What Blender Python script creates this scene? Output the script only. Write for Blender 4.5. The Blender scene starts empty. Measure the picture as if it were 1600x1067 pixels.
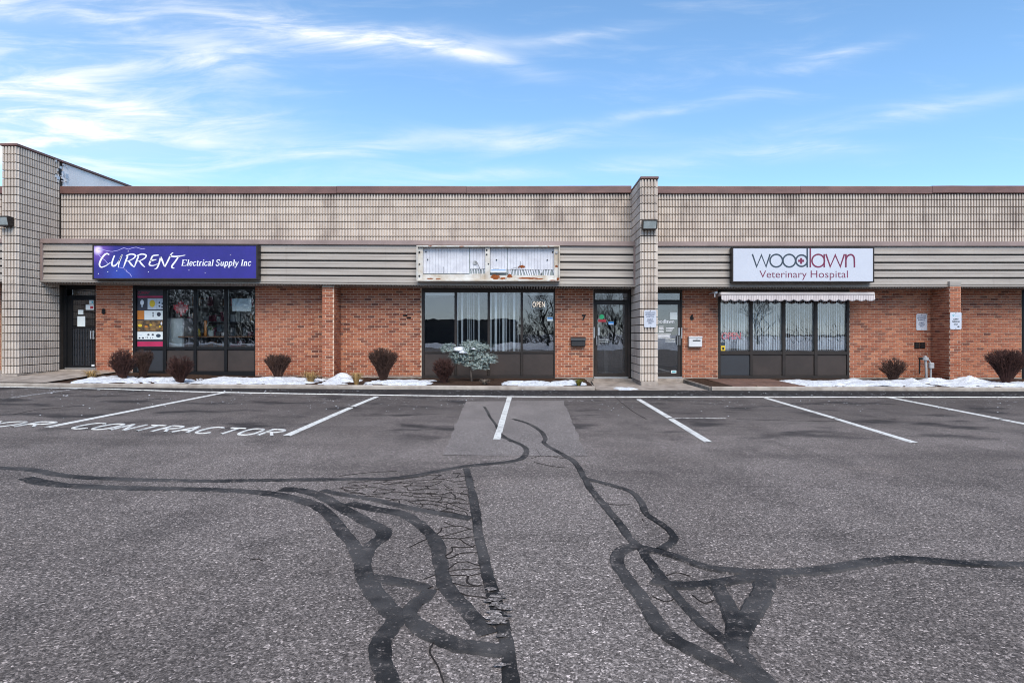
import bpy, bmesh, math, random
from mathutils import Vector, Matrix, noise as mnoise
R = math.radians
random.seed(7)
scene = bpy.context.scene
COL = scene.collection

# ------------------------------------------------------------------ camera
F, CX, HY, CZ = 968.0, 828.0, 520.0, 1.4        # focal length and vanishing point in photo pixels, eye height
cam = bpy.data.objects.new('camera', bpy.data.cameras.new('camera'))
COL.objects.link(cam)
cam.location = (0, 0, CZ)
cam.rotation_euler = (R(90), 0, 0)
cam.data.sensor_width = 36
cam.data.lens = F / 1600 * 36
cam.data.shift_x = -(CX - 800) / 1600
cam.data.shift_y = -(533.5 - HY) / 1600
cam.data.clip_start = 0.05
cam.data.clip_end = 2000
scene.camera = cam

# ------------------------------------------------------------------ light
SUN_EL, SUN_ROT = 48, 168                          # behind the camera, slightly to one side
SKY_STRENGTH = 0.080
sun = bpy.data.objects.new('sun', bpy.data.lights.new('sun', 'SUN'))
COL.objects.link(sun)
sun.data.energy = 1.5
sun.data.angle = R(40)
sun.data.color = (1.0, 0.93, 0.83)
sd = Vector((math.sin(R(SUN_ROT)) * math.cos(R(SUN_EL)), math.cos(R(SUN_ROT)) * math.cos(R(SUN_EL)), math.sin(R(SUN_EL))))
sun.rotation_euler = (-sd).to_track_quat('-Z', 'Y').to_euler()
scene.view_settings.view_transform = 'Standard'
scene.view_settings.look = 'None'
scene.view_settings.gamma = 1
scene.view_settings.use_curve_mapping = False
scene.view_settings.exposure = 1.58
scene.cycles.max_bounces = 6
scene.cycles.transparent_max_bounces = 12
scene.cycles.use_denoising = True
scene.cycles.filter_width = 1.05


class NG:
    """small wrapper to write node graphs in few lines"""
    def __init__(s, nt):
        s.nt, s.n, s.l = nt, nt.nodes, nt.links
        s.n.clear()

    def node(s, t, **kw):
        n = s.n.new(t)
        for k, v in kw.items():
            setattr(n, k, v)
        return n

    def put(s, sock, v):
        if hasattr(v, 'is_linked') or isinstance(v, bpy.types.NodeSocket):
            s.l.new(v, sock)
        elif v is not None:
            if isinstance(v, (tuple, list)) and len(v) == 3 and sock.type == 'RGBA':
                v = (*v, 1)
            sock.default_value = v

    def math(s, op, a, b=None, c=None, clamp=False):
        n = s.node('ShaderNodeMath', operation=op, use_clamp=clamp)
        s.put(n.inputs[0], a)
        if b is not None:
            s.put(n.inputs[1], b)
        if c is not None:
            s.put(n.inputs[2], c)
        return n.outputs[0]

    def mix(s, f, a, b, mode='MIX'):
        n = s.node('ShaderNodeMix', data_type='RGBA', blend_type=mode)
        s.put(n.inputs[0], f)
        s.put(n.inputs[6], a)
        s.put(n.inputs[7], b)
        return n.outputs[2]

    def ramp(s, v, stops, interp='LINEAR'):
        n = s.node('ShaderNodeValToRGB')
        n.color_ramp.interpolation = interp
        els = n.color_ramp.elements
        while len(els) < len(stops):
            els.new(0.5)
        for e, (p, c) in zip(els, stops):
            e.position = p
            e.color = (*c, 1) if isinstance(c, (tuple, list)) else (c, c, c, 1)
        s.put(n.inputs[0], v)
        return n.outputs[0]

    def step(s, v, a, b, lo=0.0, hi=1.0):
        n = s.node('ShaderNodeMapRange', interpolation_type='SMOOTHSTEP', clamp=True)
        s.put(n.inputs[0], v)
        n.inputs[1].default_value, n.inputs[2].default_value = a, b
        n.inputs[3].default_value, n.inputs[4].default_value = lo, hi
        return n.outputs[0]

    def noise(s, vec, scale, detail=4, rough=0.55, dist=0.0):
        n = s.node('ShaderNodeTexNoise')
        s.put(n.inputs['Vector'], vec)
        n.inputs['Scale'].default_value = scale
        n.inputs['Detail'].default_value = detail
        n.inputs['Roughness'].default_value = rough
        n.inputs['Distortion'].default_value = dist
        return n.outputs[0]

    def voro(s, vec, scale, out='Color', feature='F1', rnd=1.0):
        n = s.node('ShaderNodeTexVoronoi', feature=feature)
        s.put(n.inputs['Vector'], vec)
        n.inputs['Scale'].default_value = scale
        n.inputs['Randomness'].default_value = rnd
        return n.outputs[out]

    def mapping(s, vec, sc=(1, 1, 1), loc=(0, 0, 0), rot=(0, 0, 0)):
        n = s.node('ShaderNodeMapping')
        s.put(n.inputs[0], vec)
        n.inputs[1].default_value, n.inputs[2].default_value, n.inputs[3].default_value = loc, rot, sc
        return n.outputs[0]

    def pos(s):
        return s.node('ShaderNodeNewGeometry').outputs['Position']

    def xyz(s, v):
        n = s.node('ShaderNodeSeparateXYZ')
        s.put(n.inputs[0], v)
        return n.outputs

    def comb(s, x, y, z):
        n = s.node('ShaderNodeCombineXYZ')
        s.put(n.inputs[0], x), s.put(n.inputs[1], y), s.put(n.inputs[2], z)
        return n.outputs[0]


# ------------------------------------------------------------------ sky with thin high cloud
world = bpy.data.worlds.new('World')
scene.world = world
world.use_nodes = True
g = NG(world.node_tree)
sky = g.node('ShaderNodeTexSky', sky_type='NISHITA')
sky.sun_disc = False
sky.sun_elevation = R(SUN_EL)
sky.sun_rotation = R(SUN_ROT)
sky.altitude = 200
sky.air_density = 0.9
sky.dust_density = 0.0
sky.ozone_density = 2.0
d = g.xyz(g.node('ShaderNodeTexCoord').outputs['Generated'])
ay = g.math('MAXIMUM', g.math('ABSOLUTE', d[1]), 0.12)
u, v = g.math('DIVIDE', d[0], ay), g.math('DIVIDE', d[2], ay)
uv = g.comb(u, v, 0.0)
wv = g.node('ShaderNodeVectorMath', operation='ADD')
wn = g.node('ShaderNodeTexNoise')
g.put(wn.inputs['Vector'], uv)
wn.inputs['Scale'].default_value = 2.2
wsc = g.node('ShaderNodeVectorMath', operation='SCALE')
g.put(wsc.inputs[0], wn.outputs['Color'])
wsc.inputs['Scale'].default_value = 0.10
g.put(wv.inputs[0], uv), g.put(wv.inputs[1], wsc.outputs[0])
wuv = wv.outputs[0]
fine = g.noise(g.mapping(wuv, (2.4, 15, 1), rot=(0, 0, R(6))), 1.8, 8, 0.62, 0.5)
broad = g.noise(g.mapping(wuv, (1.0, 4.5, 1), rot=(0, 0, R(5))), 1.3, 5, 0.55, 0.4)


def streak(u0, v0, ang, length, wid, gain):
    du, dv = g.math('SUBTRACT', u, u0), g.math('SUBTRACT', v, v0)
    c, s_ = math.cos(R(ang)), math.sin(R(ang))
    a = g.math('ADD', g.math('MULTIPLY', du, c), g.math('MULTIPLY', dv, s_))
    b = g.math('SUBTRACT', g.math('MULTIPLY', dv, c), g.math('MULTIPLY', du, s_))
    b = g.math('ADD', b, g.math('MULTIPLY', g.math('SUBTRACT', broad, 0.5), 0.10))
    q = g.math('ADD', g.math('POWER', g.math('ABSOLUTE', g.math('DIVIDE', a, length)), 2.0),
               g.math('POWER', g.math('ABSOLUTE', g.math('DIVIDE', b, wid)), 2.0))
    return g.math('MULTIPLY', g.math('EXPONENT', g.math('MULTIPLY', q, -1.0)), gain)


def px_uv(x, y):
    return (x - CX) / F, (HY - y) / F


dens = None
for (x, y, ang, ln, wd, gn) in [(470, 35, -9, .20, .018, .65), (600, 66, -9, .13, .020, .95), (740, 92, -12, .10, .012, .55),
                                (90, 25, -3, .25, .022, .5), (260, 90, 3, .33, .028, .5), (110, 150, -8, .30, .03, .35),
                                (90, 205, -6, .30, .060, 1.05), (545, 232, 4, .07, .012, .75), (900, 55, 7, .12, .010, .38),
                                (1300, 88, 12, .09, .010, .42), (1240, 241, 3, .12, .010, .5), (1400, 185, 9, .22, .014, .35),
                                (820, 218, -2, .20, .012, .34), (900, 268, 2, .30, .012, .34), (1000, 185, 12, .18, .012, .28)]:
    uu, vv = px_uv(x, y)
    s_ = streak(uu, vv, ang, ln, wd, gn)
    dens = s_ if dens is None else g.math('ADD', dens, s_)
tex = g.math('ADD', g.step(fine, 0.34, 0.68), 0.16)
thin = g.math('MULTIPLY', g.step(g.math('MULTIPLY', fine, broad), 0.24, 0.50), 0.22)
left = g.step(u, -0.25, -1.05)
veil = g.math('MULTIPLY', left, g.math('ADD', g.math('MULTIPLY', g.step(fine, .35, .75), 0.38), 0.08))
low = g.math('ADD', g.math('MULTIPLY', g.step(v, 0.50, 0.20), 0.04), g.math('MULTIPLY', g.step(v, 0.25, 0.08), 0.75))
dens = g.math('ADD', g.math('MULTIPLY', dens, tex), g.math('ADD', g.math('ADD', thin, low), veil), clamp=True)
skycol = g.mix(dens, g.mix(1.0, sky.outputs[0], g.mix(g.step(v, .20, .50), (.76, .93, .98), (.88, 1.05, 1.07)), 'MULTIPLY'), g.mix(g.step(v, .25, .1), (4.6, 4.75, 4.95), (3.6, 3.85, 4.5)))
bg = g.node('ShaderNodeBackground')
g.put(bg.inputs[0], skycol)
bg.inputs[1].default_value = SKY_STRENGTH
g.l.new(bg.outputs[0], g.node('ShaderNodeOutputWorld').inputs[0])


# ------------------------------------------------------------------ materials
def new_mat(name):
    m = bpy.data.materials.new(name)
    m.use_nodes = True
    return m, NG(m.node_tree)


def finish(g, col, rough=0.6, bump=None, bstr=0.3, bdist=0.005, metal=0.0, spec=0.5, emit=None, estr=0):
    b = g.node('ShaderNodeBsdfPrincipled')
    g.put(b.inputs['Base Color'], col)
    g.put(b.inputs['Roughness'], rough)
    b.inputs['Metallic'].default_value = metal
    b.inputs['Specular IOR Level'].default_value = spec
    if emit:
        g.put(b.inputs['Emission Color'], emit)
        b.inputs['Emission Strength'].default_value = estr
    if bump is not None:
        n = g.node('ShaderNodeBump')
        n.inputs['Strength'].default_value = bstr
        n.inputs['Distance'].default_value = bdist
        g.put(n.inputs['Height'], bump)
        g.l.new(n.outputs[0], b.inputs['Normal'])
    g.l.new(b.outputs[0], g.node('ShaderNodeOutputMaterial').inputs[0])
    return b


def simple(name, a, b=None, scale=6, rough=0.5, bump=0.1, metal=0.0, spec=0.5, emit=None, estr=0, detail=5, stretch=(1, 1, 1)):
    m, g = new_mat(name)
    b = b or tuple(c * 0.8 for c in a)
    p = g.mapping(g.pos(), stretch)
    n = g.noise(p, scale, detail, 0.6)
    col = g.mix(g.step(n, 0.3, 0.7), a, b)
    rr = g.math('ADD', g.math('MULTIPLY', n, 0.25), rough - 0.12, clamp=True)
    finish(g, col, rr, g.noise(p, scale * 6, 3), bump, 0.003, metal, spec, emit, estr)
    return m


def island_random(g):
    return g.math('FRACT', g.math('ADD', g.node('ShaderNodeObjectInfo').outputs['Random'],
                                  g.node('ShaderNodeNewGeometry').outputs['Random Per Island']))


M = {}
# bricks: each brick draws its own colour
m, g = new_mat('brick_clay')
r_ = island_random(g)
big = g.noise(g.pos(), 0.75, 3)
col = g.ramp(r_, [(0.0, (.10, .036, .025)), (0.08, (.17, .055, .034)), (0.20, (.27, .080, .042)), (0.55, (.32, .105, .055)),
                  (0.80, (.39, .14, .072)), (0.93, (.45, .18, .095)), (1.0, (.17, .058, .038))])
col = g.mix(g.step(big, .35, .68), col, g.mix(0.45, col, (.43, .16, .088)))
fn = g.noise(g.pos(), 60, 5, .7)
col = g.mix(g.math('MULTIPLY', g.step(fn, .45, .75), .45), col, (.08, .03, .025))
finish(g, col, .85, fn, .6, .004, spec=.25)
M['brick'] = m
M['mortar'] = simple('mortar', (.69, .54, .42), (.60, .46, .35), 8, .9, .4, spec=.2)
# ribbed concrete block with weather stains
m, g = new_mat('ribbed_concrete')
p = g.pos()
r_ = island_random(g)
col = g.ramp(r_, [(0, (.56, .485, .42)), (.5, (.61, .53, .46)), (1, (.66, .58, .505))])
st = g.noise(g.mapping(p, (1, 1, .55)), 1.3, 6, .62)
col = g.mix(g.math('MULTIPLY', g.step(st, .50, .70), .42), col, (.20, .145, .125))
st2 = g.noise(g.mapping(p, (7, 7, .6)), 1.0, 4, .6)
col = g.mix(g.math('MULTIPLY', g.step(st2, .54, .74), .34), col, (.16, .13, .115))
fn = g.noise(p, 75, 5, .75)
col = g.mix(g.step(fn, .35, .70, 0, .35), col, (.20, .17, .15))
finish(g, col, .92, fn, .7, .004, spec=.2)
M['block'] = m
M['block_joint'] = simple('block_joint', (.125, .105, .092), (.10, .083, .072), 5, .95, .3, spec=.1)
M['concrete'] = simple('weathered_concrete', (.36, .31, .27), (.20, .165, .14), 3.5, .9, .5, spec=.2, detail=8)
M['kerb'] = simple('kerb_concrete', (.42, .37, .32), (.26, .22, .19), 3.2, .9, .5, spec=.2, detail=8)
M['coping'] = simple('brown_metal', (.165, .080, .066), (.115, .058, .050), 1.6, .5, .15, stretch=(1, 1, 3))
M['trim'] = simple('mauve_brown_metal', (.27, .195, .175), (.20, .145, .13), 2.0, .5, .1)
# siding
m, g = new_mat('beige_siding')
p = g.pos()
n = g.noise(g.mapping(p, (.5, 1, 5)), 1.6, 5, .6)
col = g.mix(g.step(n, .3, .7), (.34, .302, .265), (.275, .24, .21))
dr = g.noise(g.mapping(p, (9, 1, .5)), 1.2, 4, .6)
col = g.mix(g.step(dr, .58, .8, 0, .35), col, (.22, .185, .16))
finish(g, col, .48, g.noise(p, 20, 3), .06, .004)
M['siding'] = m
M['bronze'] = simple('bronze_metal', (.034, .026, .022), (.022, .018, .016), 2.5, .45, .05, spec=.3)
M['panel'] = simple('bronze_panel', (.054, .041, .036), (.038, .030, .027), 1.8, .5, .05, spec=.3)
M['black_metal'] = simple('black_metal', (.009, .009, .010), (.006, .006, .007), 3, .5, .05, spec=.25)
M['dark_panel'] = simple('charcoal_panel', (.032, .034, .04), (.026, .027, .031), 2, .45, .05)
M['steel'] = simple('brushed_steel', (.62, .62, .62), (.50, .50, .50), 5, .32, .05, metal=.85)
M['white_paint'] = simple('white_sheet', (.62, .63, .65), (.55, .56, .58), 3, .5, .05)
M['white_wall'] = simple('white_parged_wall', (.92, .87, .85), (.80, .75, .73), 1.2, .9, .3)
M['black_ink'] = simple('black_ink', (.012, .012, .014), rough=.6)
M['navy_ink'] = simple('navy_ink', (.020, .045, .12), rough=.6)
M['slate_ink'] = simple('slate_ink', (.030, .050, .075), rough=.5)
M['maroon_ink'] = simple('maroon_ink', (.17, .012, .055), rough=.5)
M['teal_ink'] = simple('teal_ink', (.10, .42, .48), rough=.5)
M['white_ink'] = simple('white_ink', (.85, .85, .88), rough=.5)
M['paper'] = simple('paper', (.72, .76, .76), (.64, .70, .70), 9, .8, .1)
M['sign_white'] = simple('sign_acrylic', (.52, .54, .60), (.49, .51, .57), 1.2, .3, .02)
M['roof'] = simple('roof_membrane', (.12, .12, .12), rough=.9)
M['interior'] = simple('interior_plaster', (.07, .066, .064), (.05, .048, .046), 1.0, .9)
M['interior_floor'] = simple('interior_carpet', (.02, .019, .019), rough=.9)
M['carton'] = simple('carton_board', (.26, .18, .11), (.18, .12, .08), 3, .8)
M['shelf_wood'] = simple('shelf_wood', (.33, .17, .09), (.22, .11, .06), 5, .5)
M['red'] = simple('red_print', (.42, .035, .045), (.33, .02, .03), 4, .5)
M['magenta'] = simple('magenta_print', (.45, .02, .09), (.38, .015, .07), 3, .5)
M['orange'] = simple('orange_print', (.62, .22, .03), (.5, .16, .02), 3, .5)
M['yellow'] = simple('yellow_print', (.75, .52, .03), (.65, .45, .02), 3, .5)
M['amber'] = simple('amber_print', (.34, .19, .06), (.03, .022, .018), 9, .5)
M['charcoal_print'] = simple('charcoal_print', (.04, .04, .055), (.02, .02, .03), 4, .5)
M['pale_print'] = simple('pale_print', (.55, .60, .66), (.42, .48, .55), 6, .5)
M['green_sticker'] = simple('green_sticker', (.02, .42, .16), rough=.4)
M['blue_sticker'] = simple('blue_sticker', (.06, .28, .62), rough=.4)
M['pot'] = simple('pale_ceramic', (.52, .58, .56), rough=.3)
M['leaf_green'] = simple('leaf_green', (.06, .15, .035), (.04, .10, .02), 20, .5)
M['maple_edge'] = simple('maple_red', (.70, .03, .04), rough=.4)
M['maple_fill'] = simple('maple_rose', (.58, .28, .26), (.46, .18, .17), 12, .4)
M['blind'] = simple('blind_vane', (.92, .94, .95), (.90, .92, .94), 2, .7, .02)
M['rust'] = simple('rust', (.30, .085, .025), (.16, .05, .02), 20, .9, .5, spec=.1)
M['rusty_white'] = simple('weathered_white', (.60, .585, .55), (.42, .35, .27), 3.2, .7, .2, detail=8)
M['sign_back'] = simple('faded_white_panel', (.62, .62, .66), (.50, .50, .54), 4, .6, .1)
M['cable'] = simple('black_cable', (.02, .02, .022), rough=.5)
M['lens_grey'] = simple('lamp_glass', (.30, .33, .33), (.22, .25, .25), 8, .25, .05)
M['meter'] = simple('meter_grey', (.36, .36, .36), (.28, .28, .29), 5, .5)
M['twig'] = simple('bare_twig', (.105, .060, .046), (.052, .031, .026), 5, .9, .2, spec=.15)
M['red_twig'] = simple('dark_red_twig', (.095, .046, .038), (.046, .026, .023), 12, .9, .2, spec=.15)
M['straw'] = simple('dry_straw', (.42, .28, .12), (.28, .17, .07), 14, .9, .1, spec=.15)
M['bark'] = simple('grey_bark', (.15, .12, .10), (.09, .07, .06), 12, .9, .5, spec=.15)
M['tree_bark'] = simple('dark_bark', (.045, .038, .035), (.03, .025, .024), 6, .9, .5, spec=.1)
m, g = new_mat('spruce_needles')
r_ = island_random(g)
col = g.ramp(r_, [(0, (.06, .10, .085)), (.3, (.16, .23, .215)), (.60, (.36, .43, .41)), (1, (.72, .74, .68))])
finish(g, col, .8, spec=.2)
M['spruce'] = m
m, g = new_mat('mulch_soil')
p = g.pos()
n = g.noise(p, 22, 6, .7)
col = g.ramp(n, [(.3, (.014, .010, .008)), (.5, (.045, .026, .018)), (.68, (.10, .06, .04)), (.8, (.16, .11, .08))])
finish(g, col, .95, n, 1.0, .03, spec=.1)
M['mulch'] = m
m, g = new_mat('old_snow')
p = g.pos()
n = g.noise(p, 5, 6, .6)
dirt = g.noise(p, 26, 5, .7)
col = g.mix(g.step(n, .40, .62), (.66, .68, .72), (.50, .52, .56))
col = g.mix(g.step(dirt, .50, .68, 0, .8), col, (.22, .19, .16))
finish(g, col, .75, g.noise(p, 30, 5, .65), .6, .02, spec=.3)
M['snow'] = m
m, g = new_mat('paver_brown')
r_ = island_random(g)
n = g.noise(g.pos(), 9, 5, .65)
col = g.mix(g.step(n, .3, .7), g.ramp(r_, [(0, (.13, .07, .05)), (1, (.21, .12, .085))]), (.09, .05, .04))
finish(g, col, .8, n, .3, .005, spec=.3)
M['paver'] = m


# asphalt family: aggregate, wear, newer dark strip by the kerb
def asphalt(name, patch=False, sealed=False, dark=1.0):
    m, g = new_mat(name)
    p = g.pos()
    x, y, z = g.xyz(p)
    pw = g.node('ShaderNodeVectorMath', operation='MULTIPLY')
    g.put(pw.inputs[0], p)
    pw.inputs[1].default_value = (1, 1, 0)
    p = pw.outputs[0]
    st = g.xyz(g.voro(p, 96))
    st2 = g.xyz(g.voro(p, 150))
    dist = g.voro(p, 96, 'Distance')
    w = g.noise(p, .55, 5, .6)
    w2 = g.noise(g.mapping(p, (1, .45, 1)), 1.7, 6, .62)
    base = g.mix(g.step(w, .3, .7), (.142, .120, .110), (.200, .170, .157))
    base = g.mix(g.step(w2, .46, .70, 0, .60), base, (.088, .075, .070))
    if patch:
        base = g.mix(g.step(w2, .3, .7), (.210, .184, .172), (.168, .147, .138))
    if not patch:                                           # old trench refilled with paler mix, worn wheel paths
        xx = g.math('ADD', x, g.math('MULTIPLY', g.math('SUBTRACT', g.noise(p, 2.5, 4), .5), .25))
        tr = g.math('MULTIPLY', g.math('MULTIPLY', g.step(xx, -.46, -.36), g.step(xx, .95, .65)), g.step(y, 8.2, 7.6))
        base = g.mix(g.math('MULTIPLY', tr, .55), base, (.205, .176, .162))
        wp = g.noise(g.mapping(p, (.16, 1.1, 1), rot=(0, 0, R(4))), 1.0, 4, .55)
        base = g.mix(g.step(wp, .50, .66, 0, .45), base, (.090, .076, .070))
        bl = g.noise(p, .9, 3, .5)
        base = g.mix(g.step(bl, .60, .72, 0, .5), base, (.075, .064, .060))
        br = g.noise(g.mapping(p, (1, 1, 1), (7, 3, 0)), 1.1, 4, .6)
        base = g.mix(g.step(br, .56, .72, 0, .4), base, (.20, .165, .148))
    stone = g.ramp(st[0], [(0, .40), (.35, .68), (.62, .92), (.84, 1.2), (.94, 1.65), (1.0, 2.8)])
    stone2 = g.ramp(st2[1], [(0, .62), (.5, .95), (.85, 1.2), (1, 1.8)])
    tone = g.mix(1.0, stone, stone2, 'MULTIPLY')
    fade = g.step(y, 3.0, 11.5, 1.0, .50 if not patch else .4)
    tone = g.mix(fade, (1, 1, 1), tone)
    col = g.mix(1.0, base, tone, 'MULTIPLY')
    rough = .86
    if not patch and not sealed:
        yy = g.math('ADD', y, g.math('MULTIPLY', g.math('SUBTRACT', w2, .5), 1.6))
        f1 = g.step(yy, 7.6, 11.6, 0, .50)                      # stalls: newer, less worn surface
        col = g.mix(f1, col, g.mix(1.0, (.050, .043, .041), tone, 'MULTIPLY'))
        f2 = g.step(yy, 13.3, 13.9, 0, .85)                     # strip along the kerb
        col = g.mix(f2, col, g.mix(1.0, (.017, .016, .017), tone, 'MULTIPLY'))
        oil = g.noise(g.mapping(p, (.9, 1.5, 1)), 1.0, 4, .55)
        f3 = g.math('MULTIPLY', g.step(oil, .51, .68, 0, .80), g.step(y, 7.0, 9.0))
        col = g.mix(f3, col, (.022, .020, .021))
        ice = g.noise(p, 9.0, 6, .72)                           # crumbs of salt and ice by the stall heads
        f4 = g.math('MULTIPLY', g.step(ice, .58, .66), g.math('MULTIPLY', g.step(y, 10.5, 12.6), g.step(g.noise(p, .9, 3), .38, .60)))
        col = g.mix(g.math('MULTIPLY', f4, .8), col, (.50, .50, .52))
    if sealed:
        wear = g.noise(p, 15, 7, .75)
        f = g.math('MULTIPLY', g.step(wear, .50, .64, 0, .6), g.step(g.noise(p, 2.2, 3), .38, .62, .25, 1))
        f = g.math('ADD', f, g.math('MULTIPLY', g.step(st[0], .95, .985), .20), clamp=True)
        g_tone = g.noise(p, 1.7, 5, .65)
        col = g.mix(f, g.mix(g.step(g_tone, .36, .62), (.014, .013, .013), (.060, .055, .053)), col)
        rough = g.step(wear, .3, .7, .62, .82)
    h = g.math('ADD', g.math('MULTIPLY', g.step(dist, 0, .55, 1, 0), .8), g.noise(p, 90, 3))
    finish(g, col, rough, h, .55 if not sealed else .3, .006, spec=.16)
    return m


M['asphalt'] = asphalt('asphalt')
M['patch'] = asphalt('asphalt_patch', patch=True)
M['seal'] = asphalt('crack_sealant', sealed=True)
M['crack'] = simple('crack_shadow', (.022, .019, .018), (.035, .031, .030), 30, .95, spec=.05)
m, g = new_mat('road_paint')
p = g.pos()
n = g.noise(p, 16, 6, .7)
n2 = g.noise(p, 3, 4, .6)
f = g.math('ADD', g.step(n, .50, .68, 0, .7), g.step(n2, .48, .70, 0, .4), clamp=True)
finish(g, g.mix(f, (.62, .61, .58), (.17, .155, .15)), .8, n, .3, .004, spec=.3)
M['road_paint'] = m
m, g = new_mat('faint_road_paint')
p = g.pos()
n = g.noise(p, 20, 6, .7)
finish(g, g.mix(g.step(n, .42, .62), (.34, .33, .32), (.10, .09, .09)), .8, spec=.3)
M['faint_paint'] = m
# window glass: clear pane with a mirror-like outer face
m, g = new_mat('window_glass')
lw = g.node('ShaderNodeFresnel')
lw.inputs[0].default_value = 1.5
f = g.math('ADD', g.math('MULTIPLY', lw.outputs[0], 1.2), .07, clamp=True)
t = g.node('ShaderNodeBsdfTransparent')
t.inputs[0].default_value = (.93, .95, .95, 1)
gl = g.node('ShaderNodeBsdfGlossy')
gl.inputs['Roughness'].default_value = 0.004
gl.inputs[0].default_value = (.95, .96, 1, 1)
bn = g.node('ShaderNodeBump')
bn.inputs['Strength'].default_value = .12
bn.inputs['Distance'].default_value = .01
g.put(bn.inputs['Height'], g.noise(g.pos(), 1.6, 2))
g.l.new(bn.outputs[0], gl.inputs['Normal'])
ms = g.node('ShaderNodeMixShader')
g.put(ms.inputs[0], f)
g.l.new(t.outputs[0], ms.inputs[1])
g.l.new(gl.outputs[0], ms.inputs[2])
g.l.new(ms.outputs[0], g.node('ShaderNodeOutputMaterial').inputs[0])
M['glass'] = m
# blue shop sign print
m, g = new_mat('violet_blue_print')
p = g.pos()
n = g.noise(p, 1.4, 4, .6)
col = g.mix(g.step(n, .3, .7), (.024, .020, .185), (.032, .024, .235))
dd = g.node('ShaderNodeVectorMath', operation='DISTANCE')
g.put(dd.inputs[0], p)
dd.inputs[1].default_value = ((153 - CX) * 16.66 / F, 16.66, CZ + (HY - 391) * 16.66 / F)
col = g.mix(g.step(dd.outputs['Value'], .50, 0.0, 0, .42), col, (.34, .14, .62))
col = g.mix(g.step(dd.outputs['Value'], .17, 0.02), col, (.80, .66, .95))
dd2 = g.node('ShaderNodeVectorMath', operation='DISTANCE')
g.put(dd2.inputs[0], p)
dd2.inputs[1].default_value = ((190 - CX) * 16.66 / F, 16.66, CZ + (HY - 428) * 16.66 / F)
col = g.mix(g.step(dd2.outputs['Value'], .7, 0, 0, .4), col, (.02, .10, .46))
finish(g, col, .35)
M['violet'] = m
M['bolt'] = simple('lightning_print', (.46, .42, .80), rough=.4)
# awning fabric: narrow vertical stripes
m, g = new_mat('striped_awning_fabric')
x, y, z = g.xyz(g.pos())
s_ = g.math('FRACT', g.math('MULTIPLY', x, 22.0))
col = g.mix(g.step(s_, .45, .55), (.62, .57, .56), (.40, .35, .35))
col = g.mix(g.step(g.noise(g.pos(), 2.2, 4), .4, .75, 0, .4), col, (.40, .33, .33))
finish(g, col, .85, g.noise(g.pos(), 6, 3), .2, .01, spec=.2)
M['awning'] = m
M['awning_metal'] = simple('awning_rail', (.50, .45, .43), (.42, .37, .36), 2, .45)
M['neon_white'] = simple('lit_neon_white', (.9, .85, .8), rough=.3, emit=(1, .78, .6), estr=.45)
M['neon_red'] = simple('lit_neon_red', (.6, .05, .07), rough=.3, emit=(1, .05, .10), estr=.10)
M['lit_panel'] = simple('lit_ceiling_panel', (.9, .85, .7), rough=.5, emit=(1, .86, .52), estr=1.6)
M['far_wall'] = simple('far_dark_wall', (.075, .065, .06), (.055, .048, .045), .4, .9)
M['far_window'] = simple('far_window_dark', (.015, .016, .02), rough=.3)
M['car_paint'] = simple('car_paint_dark', (.03, .032, .04), rough=.25)
M['tyre'] = simple('tyre_rubber', (.015, .015, .015), rough=.8)


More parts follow.
